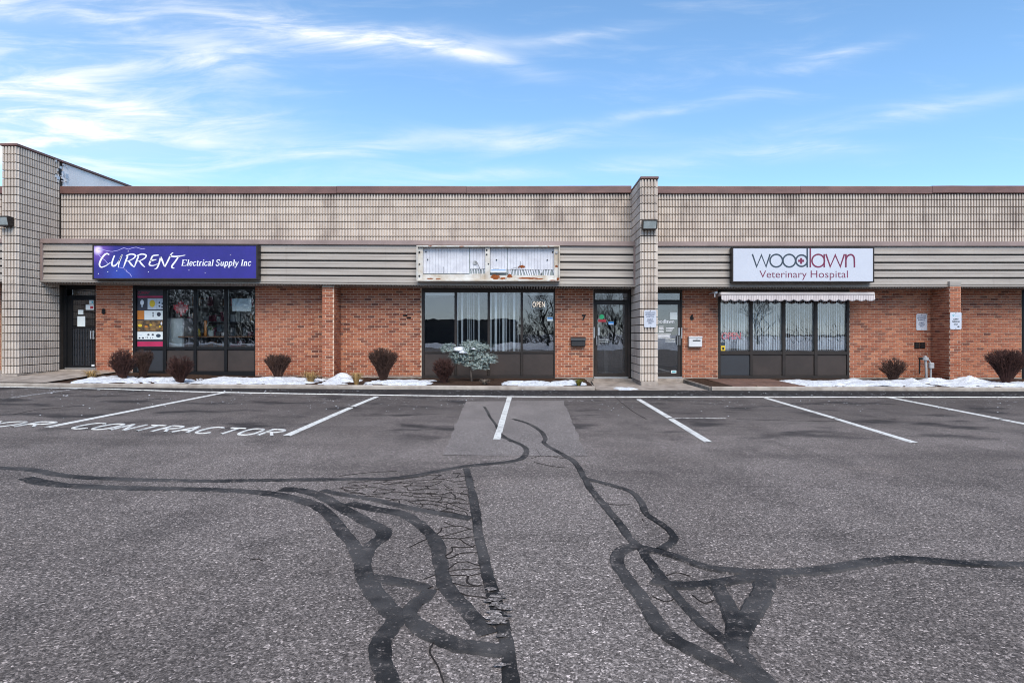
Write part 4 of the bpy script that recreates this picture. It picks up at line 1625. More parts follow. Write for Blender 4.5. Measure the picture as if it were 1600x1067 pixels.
# sign box with its face missing
c = W(763, 439, YS)
s2 = thing('sign_box', 'open rusty white sign box with its face missing', 'sign', c, 'lightbox signs on the fascia')
Z = lambda x, y: (640 + x / 6.4, 375 + y / 6.4)
x0, x1, z0, z1 = WX(650.6, YS), WX(875, YS), WZ(439.5, YS), WZ(383.8, YS)
mb = MB()
t = .035
mb.box(x0, x1, YS - .01, YF - .036, z1 - t, z1, 'rusty_white', .006)
mb.box(x0, x1, YS - .01, YF - .036, z0, z0 + t * 1.2, 'rusty_white', .006)
mb.box(x0, x0 + t, YS - .009, YF - .036, z0 + t, z1 - t, 'rusty_white', .006)
mb.box(x1 - t, x1, YS - .009, YF - .036, z0 + t, z1 - t, 'rusty_white', .006)
mb.build('cabinet', 'rusty_white', s2)
yb = YF - .10


def zbox(mb, a, b, c_, d_, Y0, Y1, m, c=.002):
    p, q = Z(a, c_), Z(b, d_)
    mb.box(WX(p[0], YS), WX(q[0], YS), Y0, Y1, WZ(q[1], YS), WZ(p[1], YS), m, c)


mb = MB()
zbox(mb, 76, 1498, 70, 405, yb + .03, yb + .05, 'lens_grey', 0)
mb.build('back_plate', 'lens_grey', s2)
for (a, b, bot) in ((128, 590, 330), (600, 752, 284), (804, 972, 284), (978, 1446, 292)):
    x = a
    while x < b - 8:
        w = min(rd.choice((27, 30, 33)), b - x)
        mb = MB()
        zbox(mb, x + .5, x + w - .5, 74, bot + rd.uniform(-2, 2), yb + rd.uniform(0, .006), yb + .029, 'sign_back', .003)
        mb.build('back_panel', 'sign_back', s2)
        x += w
mb = MB()
zbox(mb, 80, 128, 74, 400, YS + .06, yb + .02, 'rusty_white')
mb.build('side_bracket', 'rusty_white', s2)
mb = MB()
zbox(mb, 1447, 1497, 74, 400, YS + .06, yb + .02, 'rusty_white')
mb.build('side_bracket', 'rusty_white', s2)
mb = MB()
zbox(mb, 755, 801, 74, 402, YS + .05, yb + .02, 'rusty_white')
mb.build('centre_post', 'rusty_white', s2)
mb = MB()
zbox(mb, 129, 598, 340, 398, yb - .05, yb + .02, 'rusty_white')
zbox(mb, 598, 754, 336, 398, yb - .05, yb + .02, 'rusty_white')
zbox(mb, 802, 1446, 350, 398, yb - .05, yb + .02, 'rusty_white')
tag(mb.build('tray', 'rusty_white', s2), kind='stuff')
mb = MB()
zbox(mb, 806, 968, 288, 326, yb - .09, yb - .01, 'white_paint', .006)
zbox(mb, 815, 960, 297, 304, yb - .092, yb - .088, 'blue_sticker', 0)
mb.build('ballast', 'white_paint', s2)
mb = MB()
x = 985
while x < 1440:                                      # row of bent tabs across the dark slot
    k_ = rd.choice((-12, 4, 10, 16, 18))
    p = [Z(x, 294), Z(x + 15, 294), Z(x + 13 + k_, 352), Z(x + k_ + rd.uniform(0, 5), 352)]
    mb.poly_prism([(WX(q[0], YS), WZ(q[1], YS)) for q in p][::-1], yb + .008, yb + .02, 'sign_back')
    x += rd.choice((22, 25, 27, 31))
x = 612
while x < 745:
    p = [Z(x, 288), Z(x + 10, 288), Z(x + 14, 338), Z(x + 8, 338)]
    mb.poly_prism([(WX(q[0], YS), WZ(q[1], YS)) for q in p][::-1], yb + .008, yb + .02, 'sign_back')
    x += 26
tag(mb.build('bent_tabs', 'sign_back', s2), kind='stuff')
mb = MB()
for pts, r in [([(650, 220), (668, 218), (690, 260), (708, 310), (705, 350), (712, 395), (740, 400)], .006), ([(330, 262), (338, 300), (325, 345), (300, 375), (295, 398)], .004),
               ([(1108, 210), (1108, 245), (1090, 268), (1040, 278), (1015, 290)], .004), ([(970, 330), (985, 350), (965, 385), (955, 398)], .007)]:
    mb.tube([Vector((WX(Z(*q)[0], YS), yb - .045, WZ(Z(*q)[1], YS))) for q in catmull(pts, 4)], r, n=5, m='cable')
tag(mb.build('loose_wire', 'cable', s2), kind='stuff')
mb = MB()
for (x, y, r) in [(650, 222, 22), (95, 120, 9), (155, 112, 6), (172, 190, 6), (866, 193, 7), (1378, 194, 7), (1432, 115, 8), (770, 100, 9), (770, 143, 8), (787, 238, 7), (95, 240, 7), (95, 358, 9), (1470, 122, 14)]:
    p = Z(x, y)
    X, zz, rr = WX(p[0], YS), WZ(p[1], YS), r * YS / F / 6.4
    yy = yb if 130 < x < 1440 and not 755 < x < 801 else YS + .058
    mb.tube([(X, yy - .02, zz), (X, yy + .004, zz)], rr, n=8, m='meter' if r > 10 else 'black_metal')
tag(mb.build('bolt', 'black_metal', s2), kind='stuff')
mb = MB()


def blotch(mb, cx, cy, rx, ry, Y, m, seed, n=26):
    pts = []
    for k in range(n):
        a = 2 * math.pi * k / n
        f = 1 + .45 * mnoise.noise(Vector((math.cos(a) * 1.7 + seed, math.sin(a) * 1.7, seed))) + .35 * mnoise.noise(Vector((math.cos(a) * 5 + seed, math.sin(a) * 5, seed + 4)))
        q = Z(cx + rx * f * math.cos(a), cy + ry * f * math.sin(a))
        pts.append((WX(q[0], YS), Y, WZ(q[1], YS)))
    mb.add(pts, [tuple(range(n))[::-1]], m)


for k, (cx, cy, rx, ry) in enumerate([(860, 368, 52, 24), (1000, 358, 26, 18), (930, 382, 30, 10), (1190, 380, 95, 9), (200, 384, 30, 6), (1300, 388, 40, 6), (280, 388, 25, 5)]):
    blotch(mb, cx, cy, rx, ry, yb - .052 - .0005 * k, 'rust', k * 3.1)
for k, (cx, cy, rx, ry) in enumerate([(1128, 262, 26, 15), (1090, 268, 8, 6)]):
    blotch(mb, cx, cy, rx, ry, yb - .002 - .0005 * k, 'rust', 30 + k * 2.3)
for k, (cx, cy, rx, ry) in enumerate([(1470, 262, 18, 12), (1440, 405, 50, 5), (1485, 390, 14, 14), (520, 65, 25, 5), (205, 62, 20, 4), (1390, 66, 12, 4)]):
    blotch(mb, cx, cy, rx, ry, YS - .0115 - .0004 * k if cy > 300 or cy < 80 else YS + .058, 'rust', 50 + k * 1.7)
tag(mb.build('rust_patches', 'rust', s2), kind='stuff')

# ------------------------------------------------------------------ awning
YA = 16.95
aw = thing('awning', 'retracted striped window awning with scalloped valance over the wide vet window', 'awning', W(1246, 471, YA))
mb = MB()
pbox(mb, 1126, 1367.5, 456.5, 461.5, YA - .10, YA + .10, 'awning_metal', .02, at=YA - .1)
mb.build('front_rail', 'awning_metal', aw)
mb = MB()
xa, xb = WX(1127, YA - .08), WX(1366.5, YA - .08)
zt, zm = WZ(461, YA), WZ(468.2, YA)
n = 240
vs = []
nsc = 17
for i in range(n + 1):
    x = xa + (xb - xa) * i / n
    ph = (i / n * nsc) % 1
    lo = zm - .052 * math.sin(math.pi * ph) ** .8
    wv_ = .010 * math.sin(i * .31) + .007 * math.sin(i * .83)
    for k in range(5):
        t = k / 4
        vs.append((x, YA - .085 + wv_ * t - .012 * t, zt + (lo - zt) * t))
fs = [(i * 5 + k, i * 5 + k + 1, (i + 1) * 5 + k + 1, (i + 1) * 5 + k) for i in range(n) for k in range(4)]
o = len(vs)
vs += [(x, y + .004, z) for (x, y, z) in vs]
fs += [tuple(o + q for q in f[::-1]) for f in fs]
for i in range(n):
    a = i * 5 + 4
    fs.append((a, o + a, o + a + 5, a + 5))
mb.add(vs, fs)
mb.build('valance', 'awning', aw, smooth=True)
mb = MB()
mb.tube([(xa + .02, YA + .18, zt + .03), (xb - .02, YA + .18, zt + .03)], .055, n=12, m='awning')
mb.build('fabric_roll', 'awning', aw, smooth=True)
for px in (1128, 1246, 1364):
    mb = MB()
    x = WX(px, YA)
    mb.box(x - .03, x + .03, YA - .05, YW - .005, zt - .02, zt + .03, 'awning_metal', .006)
    mb.build('support_arm', 'awning_metal', aw)
mb = MB()
pbox(mb, 1117, 1121.5, 455.5, 459, YA + .1, YA + .22, 'white_paint', .012, at=YA + .1)
mb.box(WX(1119, YA) - .015, WX(1119, YA) + .015, YA + .12, YA + .16, WZ(464, YA), WZ(458, YA), 'white_paint', .006)
mb.box(WX(1119, YA) - .02, WX(1119, YA) + .02, YA + .17, YW - .01, WZ(457.5, YA), WZ(455.8, YA), 'white_paint', .006)
o = mb.build('crank_bracket', 'white_paint', aw)

# ------------------------------------------------------------------ wall lamps
for k, (px0, px1, py0, py1, lab) in enumerate([(0.0, 22.5, 339.5, 354.5, 'wall pack lamp on the front of the tall left pier'),
                                               (1002, 1025, 345.5, 360, 'wall pack lamp high on the central block pier')]):
    x0, x1, z0, z1 = WX(px0, YP), WX(px1, YP), WZ(py1, YP), WZ(py0, YP)
    lp = thing('wall_lamp', lab, 'wall lamp', ((x0 + x1) / 2, YP - .02, z0), 'wall lamps on the piers')
    mb = MB()
    prof = [(YP - .018, z0 + .02), (YP - .018, z1 - .01), (YP - .20, z1), (YP - .22, z1 - .03), (YP - .17, z0 + .012)]
    for (a, b) in ((x0, x0 + .022), (x1 - .022, x1)):
        vs = [(x, y, z) for x in (a, b) for (y, z) in prof]
        mb.add(vs, [(0, 1, 2, 3, 4), (9, 8, 7, 6, 5)] + [(i, i + 5, (i + 1) % 5 + 5, (i + 1) % 5) for i in range(5)], 'bronze')
    mb.box(x0 + .022, x1 - .022, YP - .21, YP - .018, z1 - .028, z1 - .003, 'bronze', .004)
    mb.box(x0 + .022, x1 - .022, YP - .165, YP - .018, z0 - .004, z0 + .022, 'bronze', .004)
    mb.box(x0 + .022, x1 - .022, YP - .04, YP - .018, z0 + .02, z1 - .02, 'bronze')
    tag(mb.build('housing', 'bronze', lp), kind='stuff') if False else mb.build('housing', 'bronze', lp)
    mb = MB()
    pr = [(YP - .205, z1 - .035), (YP - .165, z0 + .024), (YP - .06, z0 + .024), (YP - .06, z1 - .035)]
    vs = [(x, y, z) for x in (x0 + .026, x1 - .026) for (y, z) in pr]
    mb.add(vs, [(0, 1, 2, 3), (7, 6, 5, 4)] + [(i, i + 4, (i + 1) % 4 + 4, (i + 1) % 4) for i in range(4)], 'lens_grey')
    mb.build('lens', 'lens_grey', lp)

# ------------------------------------------------------------------ parking signs, numbers, mailboxes
def parking_sign(px0, px1, py0, py1, Y, label, lines, arrow=None, logo=False):
    Yb = Y - .012
    c = W((px0 + px1) / 2, py1, Yb)
    t_ = thing('parking_sign', label, 'sign', c, 'client parking signs')
    mb = MB()
    x0, x1, z0, z1 = WX(px0, Yb), WX(px1, Yb), WZ(py1, Yb), WZ(py0, Yb)
    pts, r = [], .03
    for (cx, cz, a0) in ((x0 + r, z0 + r, 180), (x1 - r, z0 + r, 270), (x1 - r, z1 - r, 0), (x0 + r, z1 - r, 90)):
        for k in range(4):
            a = R(a0 + 30 * k)
            pts.append((cx + r * math.cos(a), cz + r * math.sin(a)))
    mb.poly_prism(pts, Yb, Yb + .006, 'sign_white')
    mb.build('plate', 'sign_white', t_)
    mb = MB()
    for (s_, f0, f1, wf, m_) in lines:
        cx = (px0 + px1) / 2
        hw = (px1 - px0) / 2 * wf
        text_on(mb, s_, cx - hw, cx + hw, py0 + (py1 - py0) * f0, py0 + (py1 - py0) * f1, Yb - .0015, m_, bold=.03)
    if arrow:
        cx, cy, d_ = arrow
        q = [(cx - 1.9 * d_, cy - .6), (cx, cy - .6), (cx, cy - 1.4), (cx + 2.2 * d_, cy), (cx, cy + 1.4), (cx, cy + .6), (cx - 1.9 * d_, cy + .6)]
        pts = [(WX(a, Yb), Yb - .0015, WZ(b, Yb)) for a, b in q]
        mb.add(pts, [tuple(range(7))], 'black_ink')
    if logo:
        stroke_shape(mb, [(px0 + 3.5, py0 + 4), (px0 + 5, py0 + 6), (px0 + 6.5, py0 + 4), (px0 + 5, py0 + 3)], .9, Yb - .0015, m='teal_ink')
        stroke_shape(mb, [(px0 + 7, py0 + 6.2), (px1 - 3, py0 + 6.2)], .5, Yb - .0015, m='teal_ink')
    mb.build('lettering', 'navy_ink', t_)
    for py in (py0 + 1.3, py1 - 1.3):
        p = W((px0 + px1) / 2, py, Yb)
        mb = MB()
        mb.tube([(p.x, Yb - .006, p.z), (p.x, Yb + .004, p.z)], .010, n=8, m='black_metal')
        mb.build('screw', 'black_metal', t_)


WL = [('WOODLAWN', .10, .18, .82, 'navy_ink'), ('VETERINARY', .22, .30, .86, 'navy_ink'), ('HOSPITAL', .34, .42, .68, 'navy_ink'), ('CLIENT', .50, .58, .5, 'navy_ink'),
      ('PARKING', .61, .69, .56, 'navy_ink'), ('ONLY', .72, .80, .36, 'navy_ink'), ('8:00-8:00', .85, .92, .42, 'navy_ink')]
WL = WL[:6]
parking_sign(1006.5, 1025.5, 484.5, 511.5, YP - .016, 'white WOODLAWN VETERINARY HOSPITAL client parking sign on the block pier', WL)
parking_sign(1431.8, 1448.6, 490.5, 516, YW - .01, 'white WOODLAWN VETERINARY HOSPITAL parking sign on the recessed brick wall', WL)
parking_sign(1484.6, 1502.4, 488, 514.5, 16.8 - .01, 'white CLIENT PARKING ONLY sign with arrow on the brick pier',
             [('CLIENT', .36, .45, .5, 'black_ink'), ('PARKING', .50, .60, .66, 'black_ink'), ('ONLY', .66, .75, .36, 'black_ink')], (1497.5, 510.3, 1), True)


def house_number(s_, px, py, h, label):
    c = W(px, py + h / 2, YW - .012)
    me = text_mesh(s_, 0, .06)
    mb = MB()
    ys = [q.co.y for q in me.vertices]
    xs = [q.co.x for q in me.vertices]
    sc_ = (h * YW / F) / (max(ys) - min(ys))
    cx, cy = (max(xs) + min(xs)) / 2, min(ys)
    front = [(c.x + (q.co.x - cx) * sc_, YW - .03, c.z + (q.co.y - cy) * sc_) for q in me.vertices]
    back = [(a, YW - .008, b) for a, _, b in front]
    n = len(front)
    polys = [tuple(p.vertices) for p in me.polygons]
    cnt = {}
    for p in polys:
        for a, b in zip(p, p[1:] + p[:1]):
            cnt[a, b] = 1
    edge = [(a, b) for (a, b) in cnt if (b, a) not in cnt]
    mb.add(front + back, polys + [tuple(q + n for q in p[::-1]) for p in polys] + [(b, a, a + n, b + n) for a, b in edge])
    o = mb.build('house_number', 'black_metal')
    tag(o, label, 'number', 'unit numbers on the brick')
    bpy.data.meshes.remove(me)


house_number('8', 162, 486.5, 8.5, 'black number 8 on the brick beside the black door')
house_number('7', 912.5, 496, 9, 'black number 7 on the brick beside the glass door')
house_number('6', 1081, 495.5, 9, 'black number 6 on the brick above the white box')

c = W(904, 541.5, YW - .15)
bx = thing('mailbox', 'dark grey sloped lid mailbox below the number 7', 'mailbox', c, 'wall mailboxes')
Yb = YW - .16
x0, x1, z0, z1 = WX(892, Yb), WX(915.5, Yb), WZ(541.5, Yb), WZ(527, Yb)
mb = MB()
mb.box(x0 + .012, x1 - .012, Yb + .02, YW - .008, z0, z1 - .075, 'cable', .018)
mb.build('box_body', 'dark_panel', bx)
mb = MB()
pr = [(YW - .008, z1 + .015), (Yb - .005, z1 - .03), (Yb - .012, z1 - .085), (YW - .008, z1 - .072)]
vs = [(x, y, z) for x in (x0, x1) for (y, z) in pr]
mb.add(vs, [(0, 1, 2, 3), (7, 6, 5, 4)] + [(i, i + 4, (i + 1) % 4 + 4, (i + 1) % 4) for i in range(4)], 'dark_panel')
mb.build('lid', 'dark_panel', bx)
c = W(1087, 542, YW - .12)
bx = thing('mailbox', 'white metal letter box below the number 6', 'mailbox', c, 'wall mailboxes')
Yb = YW - .13
mb = MB()
pbox(mb, 1076.6, 1097.2, 527.5, 542, Yb, YW - .008, 'white_paint', .010, at=Yb)
mb.build('box_body', 'white_paint', bx)
mb = MB()
pbox(mb, 1076.2, 1097.6, 525.4, 528.2, Yb - .012, YW - .008, 'white_paint', .008, at=Yb)
mb.build('lid', 'white_paint', bx)
mb = MB()
pbox(mb, 1082.5, 1094.5, 531.2, 533.2, Yb - .002, Yb + .001, 'black_ink', 0, at=Yb)
p = W(1089, 529, Yb)
mb.tube([(p.x, Yb - .016, p.z - .012), (p.x, Yb, p.z - .012)], .010, n=8, m='black_metal')
mb.build('name_plate', 'black_ink', bx)

# wall vents and small ties on the brick
for k, (px, py, w, h, lab) in enumerate([(1428.3, 534.8, 8, 9.5, 'small dark wall vent left of its twin on the brick'), (1437.3, 534.8, 7.5, 9.5, 'small dark wall vent right of its twin on the brick')]):
    mb = MB()
    pbox(mb, px, px + w, py, py + h, YW - .03, YW - .005, 'black_metal', .005, at=YW)
    v_ = thing('wall_vent', lab, 'vent', W(px + w / 2, py + h, YW - .02), 'dark vents on the brick')
    mb.build('vent_frame', 'black_metal', v_)
    for q in range(3):
        mb = MB()
        mb.box(WX(px + .8, YW), WX(px + w - .8, YW), YW - .045, YW - .031, WZ(py + 2.6 + q * 2.9, YW), WZ(py + 1.2 + q * 2.9, YW), 'bronze', .004)
        mb.build('louvre', 'bronze', v_)
mb = MB()
for (px, py, w) in ((630, 491.5, 6.5), (635.5, 495.2, 6.5)):
    pbox(mb, px, px + w, py, py + 2.6, YW - .022, YW - .004, 'black_metal', .004, at=YW)
o = mb.build('wall_vent', 'black_metal')
tag(o, 'pair of small black slots on the brick left of the middle window', 'vent')

# gas meter at the brick pier
gm = thing('gas_meter', 'grey gas riser and regulator standing in snow by the brick pier', 'gas meter', W(1446, 590, 17.0))
Yg = 17.05
mb = MB()
mb.tube([W(1447.5, 593, Yg), W(1447, 576, Yg), W(1446, 562, Yg)], .032, n=10, m='meter')
mb.build('riser_pipe', 'meter', gm)
mb = MB()
p = W(1445.5, 560, Yg)
mb.tube([p + Vector((0, 0, -.04)), p + Vector((0, 0, .03))], .085, n=14, m='meter')
mb.tube([p + Vector((0, 0, .03)), p + Vector((0, 0, .075))], .075, .03, n=14, m='steel')
mb.tube([p + Vector((-.17, 0, 0)), p + Vector((.02, 0, 0))], .03, n=8, m='black_metal')
mb.tube([p + Vector((-.15, 0, .0)), p + Vector((-.155, 0, -.42))], .02, n=8, m='black_metal')
mb.build('regulator', 'meter', gm)
mb = MB()
q = W(1455, 571, Yg)
mb.box(q.x - .065, q.x + .065, Yg - .05, Yg + .06, q.z - .09, q.z + .08, 'meter', .02)
mb.tube([q + Vector((-.01, 0, -.08)), q + Vector((-.015, 0, -.42))], .026, n=8, m='meter')
mb.tube([p + Vector((.03, 0, -.02)), p + Vector((.1, 0, -.04)), q + Vector((0, 0, .05))], .018, n=8, m='meter')
mb.build('junction_box', 'meter', gm)

# ------------------------------------------------------------------ blinds and goods behind the glass
vane_cache = {}


def blinds(label, spots, Y, z0, z1):
    xs = [s_[0] for s_ in spots]
    bt = thing('vertical_blinds', label, 'blinds', ((xs[0] + xs[-1]) / 2, Y, z0), 'vertical blinds in the windows')
    mb = MB()
    mb.box(xs[0] - .06, xs[-1] + .06, Y - .025, Y + .025, z1, z1 + .05, 'blind', .006)
    mb.build('head_rail', 'blind', bt)
    for (x, ang) in spots:
        w = .075
        if 'v' not in vane_cache:
            mb = MB()
            mb.box(-w / 2, w / 2, -.002, .002, 0, 1, 'blind')
            me = bpy.data.meshes.new('slat')
            me.from_pydata(mb.v, [], mb.f)
            me.materials.append(M['blind'])
            vane_cache['v'] = me
        o = link('slat', vane_cache['v'], bt)
        o.location = (x, Y, z0)
        o.scale = (1, 1, z1 - z0)
        o.rotation_euler = (0, 0, ang)


YB = YW + .12
zb, zt = WZ(547, YB), WZ(456, YB)
for k, (a, b) in enumerate(P3):
    spots = []
    x = WX(a + 1.5, YW) * YB / YW
    n = 13
    for i in range(n):
        ang = R(rd.uniform(34, 56)) + (.16 if k == 2 else 0)
        spots.append((WX(a + (b - a) * (i + .5) / n, YB) + rd.uniform(-.006, .006), ang))
    blinds('closed white vertical blinds in the %s pane of the awning window' % ('first', 'second', 'third', 'last')[k], spots, YB, zb, zt)
zb, zt = WZ(549, YB), WZ(455, YB)
Z = lambda x, y: (655 + x / 6.883, 445 + y / 6.883)
blinds('sparse white vertical blinds in the second pane of the middle window', [(WX(Z(x, 0)[0], YB), R(a)) for x, a in ((413, 66), (462, 52), (524, 80), (543, 82), (560, 84), (588, 76), (642, 54))], YB, zb, zt)
blinds('white vertical blinds bunched in the third pane of the middle window', [(WX(Z(x, 0)[0], YB), R(a)) for x, a in ((770, 55), (824, 35), (866, 84), (906, 42), (936, 68), (975, 82), (1022, 42), (1066, 72))], YB, zb, zt)
mb = MB()
for (a, b) in ((664, 709), (818, 864)):
    pbox(mb, a, b, 457.5, 461, YW + .14, YW + .18, 'blind', .008, at=YW)
tag(mb.build('roller_blind', 'blind'), 'rolled up pale blinds at the head of the outer middle window panes', 'blind')

Yp = YW + .040                                       # prints stuck on the outer face of the glass


def sheet_thing(name, px0, px1, py0, py1, m, label, cat, Y=None, group=None, extra=()):
    Y = Y or YW + .041
    o = one(name, px0, px1, py0, py1, Y, Y + .0025, m, None, at=Y)
    tag(o, label, cat, group)
    for (nm, a, b, c_, d_, mm) in extra:
        one(nm, a, b, c_, d_, Y - .0015, Y - .0002, mm, o, at=Y)
    return o


Z = lambda x, y: (200 + x / 6.276, 440 + y / 6.276)
pt = thing('window_poster', 'tall product poster in the left pane of the electrical shop window', 'poster', W(234, 542, YW))
mb = MB()
pbox(mb, 212.9, 254.8, 453, 541.8, YW + .040, YW + .044, 'charcoal_print', at=YW)
mb.build('backing', 'charcoal_print', pt)


def zprint(a, b, c_, d_, m, lift=0):
    p, q = Z(a, c_), Z(b, d_)
    Y = YW + .0385 - lift
    mb = MB()
    mb.box(WX(p[0], YW), WX(q[0], YW), Y, Y + .001, WZ(q[1], YW), WZ(p[1], YW), m)
    return mb.build('print', m, pt)


zprint(84, 344, 140, 158, 'magenta')
zprint(84, 180, 165, 275, 'charcoal_print')
zprint(184, 274, 165, 272, 'pale_print')
zprint(276, 344, 165, 270, 'pale_print')
zprint(84, 150, 284, 372, 'orange')
zprint(152, 344, 284, 374, 'paper')
zprint(84, 344, 382, 484, 'amber')
zprint(84, 344, 492, 566, 'paper')
zprint(84, 344, 570, 584, 'charcoal_print')
zprint(84, 344, 588, 636, 'magenta')
mb = MB()
Yq = YW + .0365
text_on(mb, 'CURRENT', Z(96, 0)[0], Z(215, 0)[0], Z(0, 97)[1], Z(0, 122)[1], Yq, 'magenta_print' if 'magenta_print' in M else 'magenta', shear=.3)
for (x, y, rx, ry, m_) in [(130, 205, 18, 28, 'white_ink'), (130, 240, 8, 12, 'pale_print'), (230, 215, 28, 36, 'yellow'), (300, 205, 9, 9, 'charcoal_print'), (330, 215, 9, 9, 'charcoal_print'),
                           (300, 240, 9, 9, 'charcoal_print'), (326, 248, 8, 8, 'charcoal_print'), (295, 320, 20, 22, 'charcoal_print'), (238, 305, 8, 6, 'charcoal_print'), (238, 322, 8, 6, 'charcoal_print'), (238, 340, 8, 6, 'charcoal_print'),
                           (110, 430, 22, 14, 'yellow'), (170, 440, 16, 10, 'orange'), (215, 425, 12, 9, 'yellow'), (320, 410, 8, 16, 'white_ink'), (305, 440, 8, 10, 'yellow'),
                           (192, 520, 12, 9, 'charcoal_print'), (235, 520, 12, 9, 'charcoal_print'), (290, 530, 24, 18, 'slate_ink'), (105, 552, 10, 8, 'charcoal_print'), (138, 552, 12, 8, 'charcoal_print'), (115, 525, 14, 6, 'pale_print'),
                           (168, 548, 4, 7, 'charcoal_print'), (185, 548, 4, 7, 'charcoal_print'), (212, 550, 5, 5, 'charcoal_print'), (235, 550, 5, 5, 'charcoal_print')]:
    pts = []
    for k in range(12):
        q = Z(x + rx * math.cos(-k * math.pi / 6), y + ry * math.sin(-k * math.pi / 6))
        pts.append((WX(q[0], YW), Yq, WZ(q[1], YW)))
    mb.add(pts, [tuple(range(12))[::-1]], m_)
tag(mb.build('print', 'white_ink', pt), kind='stuff')
# maple leaf
LEAF = [(0, 1), (.12, .74), (.30, .84), (.24, .42), (.44, .62), (.50, .48), (.78, .54), (.66, .26), (.80, .18), (.42, -.14), (.48, -.30), (.08, -.24), (.06, -.62), (-.06, -.62), (-.08, -.24), (-.48, -.30), (-.42, -.14),
        (-.80, .18), (-.66, .26), (-.78, .54), (-.50, .48), (-.44, .62), (-.24, .42), (-.30, .84), (-.12, .74)]
lf = thing('maple_leaf', 'red maple leaf hanging in the second pane of the electrical shop', 'decoration', W(284, 502, YW + .2))
Yl = YW + .085
c = W(*Z(519, 280), Yl)
for (sc_, m_, yy, nm) in ((.285, 'maple_edge', Yl, 'leaf_edge'), (.205, 'maple_fill', Yl - .004, 'leaf_centre')):
    mb = MB()
    mb.poly_prism([(c.x + a * sc_, c.z + b * sc_) for a, b in LEAF][::-1], yy, yy + .003, m_)
    mb.build(nm, m_, lf)
p, q = Z(1022, 165), Z(1210, 290)
sheet_thing('notice_paper', p[0], q[0], p[1], q[1], 'paper', 'pale paper sheet taped in the last pane of the electrical shop', 'paper', YW + .075)
# display shelf, pot and bottles in the shop window
ys = YW + .34
a, b = WX(282, ys), WX(398, ys)
zs = WZ(525.2, ys)
mb = MB()
mb.box(a, b, ys - .14, ys + .2, zs - .035, zs, 'shelf_wood', .006)
sh = thing('display_shelf', 'wooden display shelf behind the electrical shop glass', 'shelf', ((a + b) / 2, ys, .14))
mb.build('shelf_board', 'shelf_wood', sh)
for x in (a + .1, b - .1):
    mb = MB()
    mb.box(x - .02, x + .02, ys + .02, ys + .18, .14, zs - .035, 'black_metal')
    mb.build('leg', 'black_metal', sh)
pl = thing('potted_plant', 'small green plant in a pale pot on the shop shelf', 'plant', (WX(330, ys), ys, zs))
mb = MB()
x = WX(330, ys)
mb.tube([(x, ys, zs + .001), (x, ys, zs + .14), (x, ys, zs + .165)], .065, .095, n=14, m='pot')
mb.build('pot', 'pot', pl)
mb = MB()
for k in range(9):
    a_ = k * 2.4
    d_ = Vector((math.cos(a_), math.sin(a_) * .5, 0))
    pts = [Vector((x, ys, zs + .16)) + d_ * t * .14 + Vector((0, 0, .26 * t - .12 * t * t)) for t in (0, .3, .6, 1)]
    mb.tube(pts, .010, .004, n=4, m='leaf_green')
mb.build('leaves', 'leaf_green', pl)
bt = thing('yellow_bottle', 'yellow bottle standing on the shop shelf', 'bottle', (WX(310.5, ys), ys, zs))
mb = MB()
x = WX(310.5, ys)
mb.tube([(x, ys, zs + .001), (x, ys, zs + .13)], .055, .052, n=12, m='yellow')
mb.tube([(x, ys, zs + .13), (x, ys, zs + .19), (x, ys, zs + .215)], .05, .015, n=12, m='yellow')
mb.build('bottle_body', 'yellow', bt)
mb = MB()
mb.box(WX(318.5, ys), WX(322, ys), ys + .02, ys + .06, zs + .002, zs + .45, 'orange', .006)
tag(mb.build('level_tool', 'orange'), 'upright orange level standing on the shop shelf', 'tool')
mb = MB()
for (px, w, h, m_) in ((338, 8, .13, 'dark_panel'), (347, 9, .10, 'meter')):
    x = WX(px, ys)
    mb.box(x, x + w * .018, ys - .05, ys + .12, zs + .002, zs + h, m_, .01)
    tag(mb.build('small_carton', m_), 'dark carton on the shop shelf right of the pot' if px == 338 else 'low grey box on the shop shelf at its right end', 'box')
    mb = MB()
fr = thing('white_cabinet', 'tall white cabinet behind the second pane of the electrical shop', 'cabinet', (WX(273, YW + .6), YW + .6, .14))
mb = MB()
mb.box(WX(259, 17.9), WX(287, 17.9), 17.9, 18.4, .141, WZ(497, 17.9), 'white_paint', .02)
mb.build('cabinet_body', 'white_paint', fr)
mb = MB()
mb.box(WX(260, 17.9), WX(286, 17.9), 17.875, 17.899, .25, WZ(499, 17.9), 'paper', .01)
mb.build('door', 'paper', fr)
# stock shelving deeper in the shop
for k, px in enumerate((300, 340, 382)):
    x = WX(px, 20.5)
    rk = thing('stock_rack', 'dim stock rack deep in the electrical shop, %s' % ('behind the white cabinet', 'behind the potted plant', 'behind the taped paper')[k], 'rack', (x, 20.5, .14), 'stock racks inside the shop')
    mb = MB()
    for q in range(5):
        mb.box(x - .42, x + .42, 20.3, 20.7, .25 + q * .5, .28 + q * .5, 'meter')
    for sx in (-.42, .40):
        mb.box(x + sx, x + sx + .02, 20.28, 20.72, .14, 2.5, 'meter')
    tag(mb.build('rack_frame', 'meter', rk), kind='stuff')
    mb = MB()
    for q in range(5):
        xx = x - .38
        while xx < x + .3:
            w = rd.uniform(.08, .2)
            mb.box(xx, xx + w, 20.32, 20.6, .282 + q * .5, .282 + q * .5 + rd.uniform(.12, .38), rd.choice(['carton', 'paper', 'magenta', 'meter', 'orange', 'pale_print']))
            xx += w + .02
    tag(mb.build('boxed_goods', 'carton', rk), kind='stuff')

